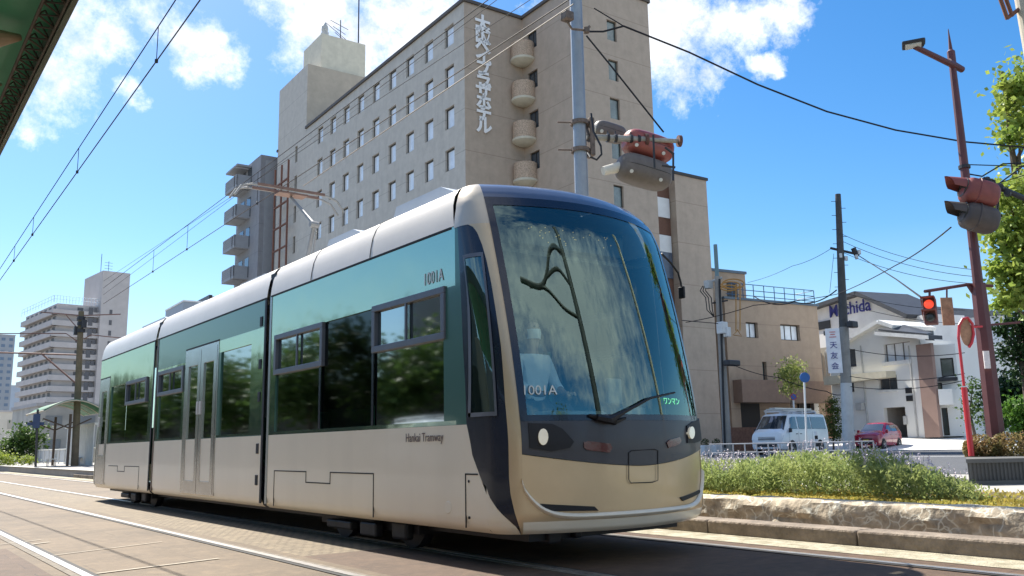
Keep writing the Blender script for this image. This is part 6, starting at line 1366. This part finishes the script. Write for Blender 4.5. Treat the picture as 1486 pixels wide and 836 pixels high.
for i,(y0,y1,lab) in enumerate(((340,392,'uppermost thin wire right of the utility pole'),(350,402,'second thin wire right of the utility pole'),(366,412,'third thin wire right of the utility pole'))): wire(lab,[at(1222,y0,40),at(1420,y1,34)],.012,.3)
wire('thin wire slanting left from the utility pole top toward the brown building',[at(1204,362,40),at(1150,386,46),at(1085,410,55)],.012,.1)
wire('thin vertical guy wire left of the utility pole',[at(1210,368,40),at(1204,425,40)],.010)
wire('short arched wire right of the lamp post above the signals',[at(1402,252,15),at(1425,256,15.2),at(1455,238,15.5),at(1500,236,16)],.014)
wire('straight thin wire from the lamp post to the right edge above the signals',[at(1405,239,15),at(1500,242,16)],.010)
wire('rising dark cable from the signals to the sunlit tree',[at(1442,272,15),at(1486,240,16),at(1500,230,16)],.014)
wire('thin cable beside the rising dark cable at the signals',[at(1436,270,15),at(1500,250,16)],.010)
wire('low cable across the brown building front',[at(1065,530,43),at(1130,548,44),at(1200,568,42),at(1225,572,40)],.02,.1)
wire('cable from the crowded pole across the brown building upper floor',[at(1048,470,44),at(990,465,40)],.02)
for i,(y0,y1,lab) in enumerate(((505,512,'upper cable crossing the white house front'),(545,542,'middle cable crossing the white house front'),(560,552,'lower cable crossing the white house front'))): wire(lab,[at(1226,y0,40),at(1400,y1,36)],.016,.25)
for i,(y0,y1,lab) in enumerate(((440,470,'thin wire passing below the blue wall lettering'),(425,450,'thin wire passing across the slate roof'))): wire(lab,[at(1224,y0,40),at(1400,y1,38)],.012,.2)
# ------------------------------------------------------------------ across the street behind the photographer (seen reflected in the tram)
q=MB(); q.bb((-26,18,0),(-16,31.5,6.2)); tag(q.build('street_building',mat('tan_wall',(.30,.26,.20),.8,0,.2,1)),'tan low building across the street, seen reflected in the tram windows','building')
q=MB(); q.bb((-28,33,0),(-17,44,9.5)); tag(q.build('street_building',mat('grey_dark_wall',(.16,.17,.17),.8,0,.2,1)),'dark grey building across the street, seen reflected in the tram windows','building')
q=MB(); q.bb((-30,-20,0),(-14,14,5.5)); tag(q.build('street_building',mat('dusky_wall',(.18,.17,.16),.8,0,.2,1)),'low dusky building behind the platform, seen reflected in the tram nose','building')
q=MB(); q.bb((-17,32,0),(-13.6,200,4.6)); tag(q.build('dark_reflection_block',mat('dark_backdrop',(.06,.065,.05),.9,0,.4,1)),'long low dark block added across the street to darken the tram window reflections','added block')  # unseen block, added so the lower tram windows reflect something dark
t0=None
for i,(x,y,s) in enumerate(((-12,36,1),(-12.5,47,1.1),(-12,58,1.05),(-13,70,1.2),(-12,82,1.1),(-12.5,95,1.2),(-12,110,1.2),(-6,-14,1.0),(3,-22,1.2),(13,-26,1.1))):
    if t0 is None:
        b_=Vector((0,0,0)); cl=[(Vector((random.gauss(0,1.3),random.gauss(0,1.6),random.uniform(3,6.8))),random.uniform(1.0,1.6)) for _ in range(14)]
        t0=tree('roadside_tree','roadside tree seen only as a reflection in the tram','tree',b_,cl,7000,.34,LM,.2,'trees across the street reflected in the tram'); c=t0
    else: c=copy_tree(t0)
    c.location=(x,y,0); c.scale=(s,s,s); c.rotation_euler=(0,0,i*1.3)

# catenary post with a curved bracket behind the photographer (its reflection is in the windscreen)
t=thing('bracket_post','dark tram post with a curved bracket arm behind the photographer, reflected in the windscreen','pole',(7.3,-1.6,0)); q=MB(); q.tube([(7.3,-1.6,0),(7.3,-1.6,10.5)],[.26,.17],12); q.build('post',mat('post_dark',(.03,.032,.03),.6),t)
def smooth(P,n=8):
    P=[Vector(p) for p in P]; P=[P[0]*2-P[1]]+P+[P[-1]*2-P[-2]]; out_=[]
    for i in range(1,len(P)-2):
        for k in range(n):
            t_=k/n; a,b,c,d_=P[i-1:i+3]; out_.append(.5*((2*b)+(c-a)*t_+(2*a-5*b+4*c-d_)*t_*t_+(3*b-a-3*c+d_)*t_**3))
    return out_+[P[-2]]
q=MB(); q.tube(smooth([(7.3,-1.6,8.7),(6.6,-1.6,9.0),(5.9,-1.6,8.7),(5.2,-1.6,7.9),(4.4,-1.6,7.5),(3.0,-1.6,7.9)]),.11,8); q.tube(smooth([(7.3,-1.6,7.5),(6.4,-1.6,8.1),(5.4,-1.6,7.9),(4.4,-1.6,7.45)]),.08,8); q.tube(smooth([(7.3,-1.6,6.4),(6.1,-1.6,6.7),(4.9,-1.6,7.4),(3.6,-1.6,7.6)]),.08,6); q.build('curved_bracket',mat('post_dark',(0,0,0)),t)

# slim service pole and wall fittings at the white house
a=at(1326,638,57); a.z=.98; b=at(1321,541,57); t=thing('service_pole','slim grey service pole with a short cross arm in front of the white house garage','pole',a); q=MB(); q.tube([a,b],[.09,.07],8); q.build('pole',POLEG,t); q=MB(); q.tube([at(1316,549,57),at(1336,541,57)],.06,5); q.tube([at(1317,545,57),at(1332,549,57)],.04,5); q.build('cross_arm',DARK,t)
def fit(name,px0,py0,px1,py1,dep,m):
    h=hole(wf,px0,py0,px1,py1); q=MB(); q.bb((h[0],-dep,h[2]),(h[1],-.01,h[3]),.02); q.build(name,m,wh)
WMg=mat('fitting_grey',(.45,.45,.43),.6,0,.1,3)

for px in (1262,1333): u_=hole(wf,px,500,px+.1,634); q=MB(); q.tube([(u_[0],-.08,u_[2]),(u_[0],-.08,u_[3])],.05,6); q.build('downpipe',WMg,wh)
fit('meter_box',1313,604,1318,616,.2,WMg); fit('window_sill',1281,526,1324,527.5,.12,EAVE); fit('window_sill',1273,566.5,1304,568,.12,EAVE); fit('air_conditioner',1247,585,1257,595,.4,WMg)
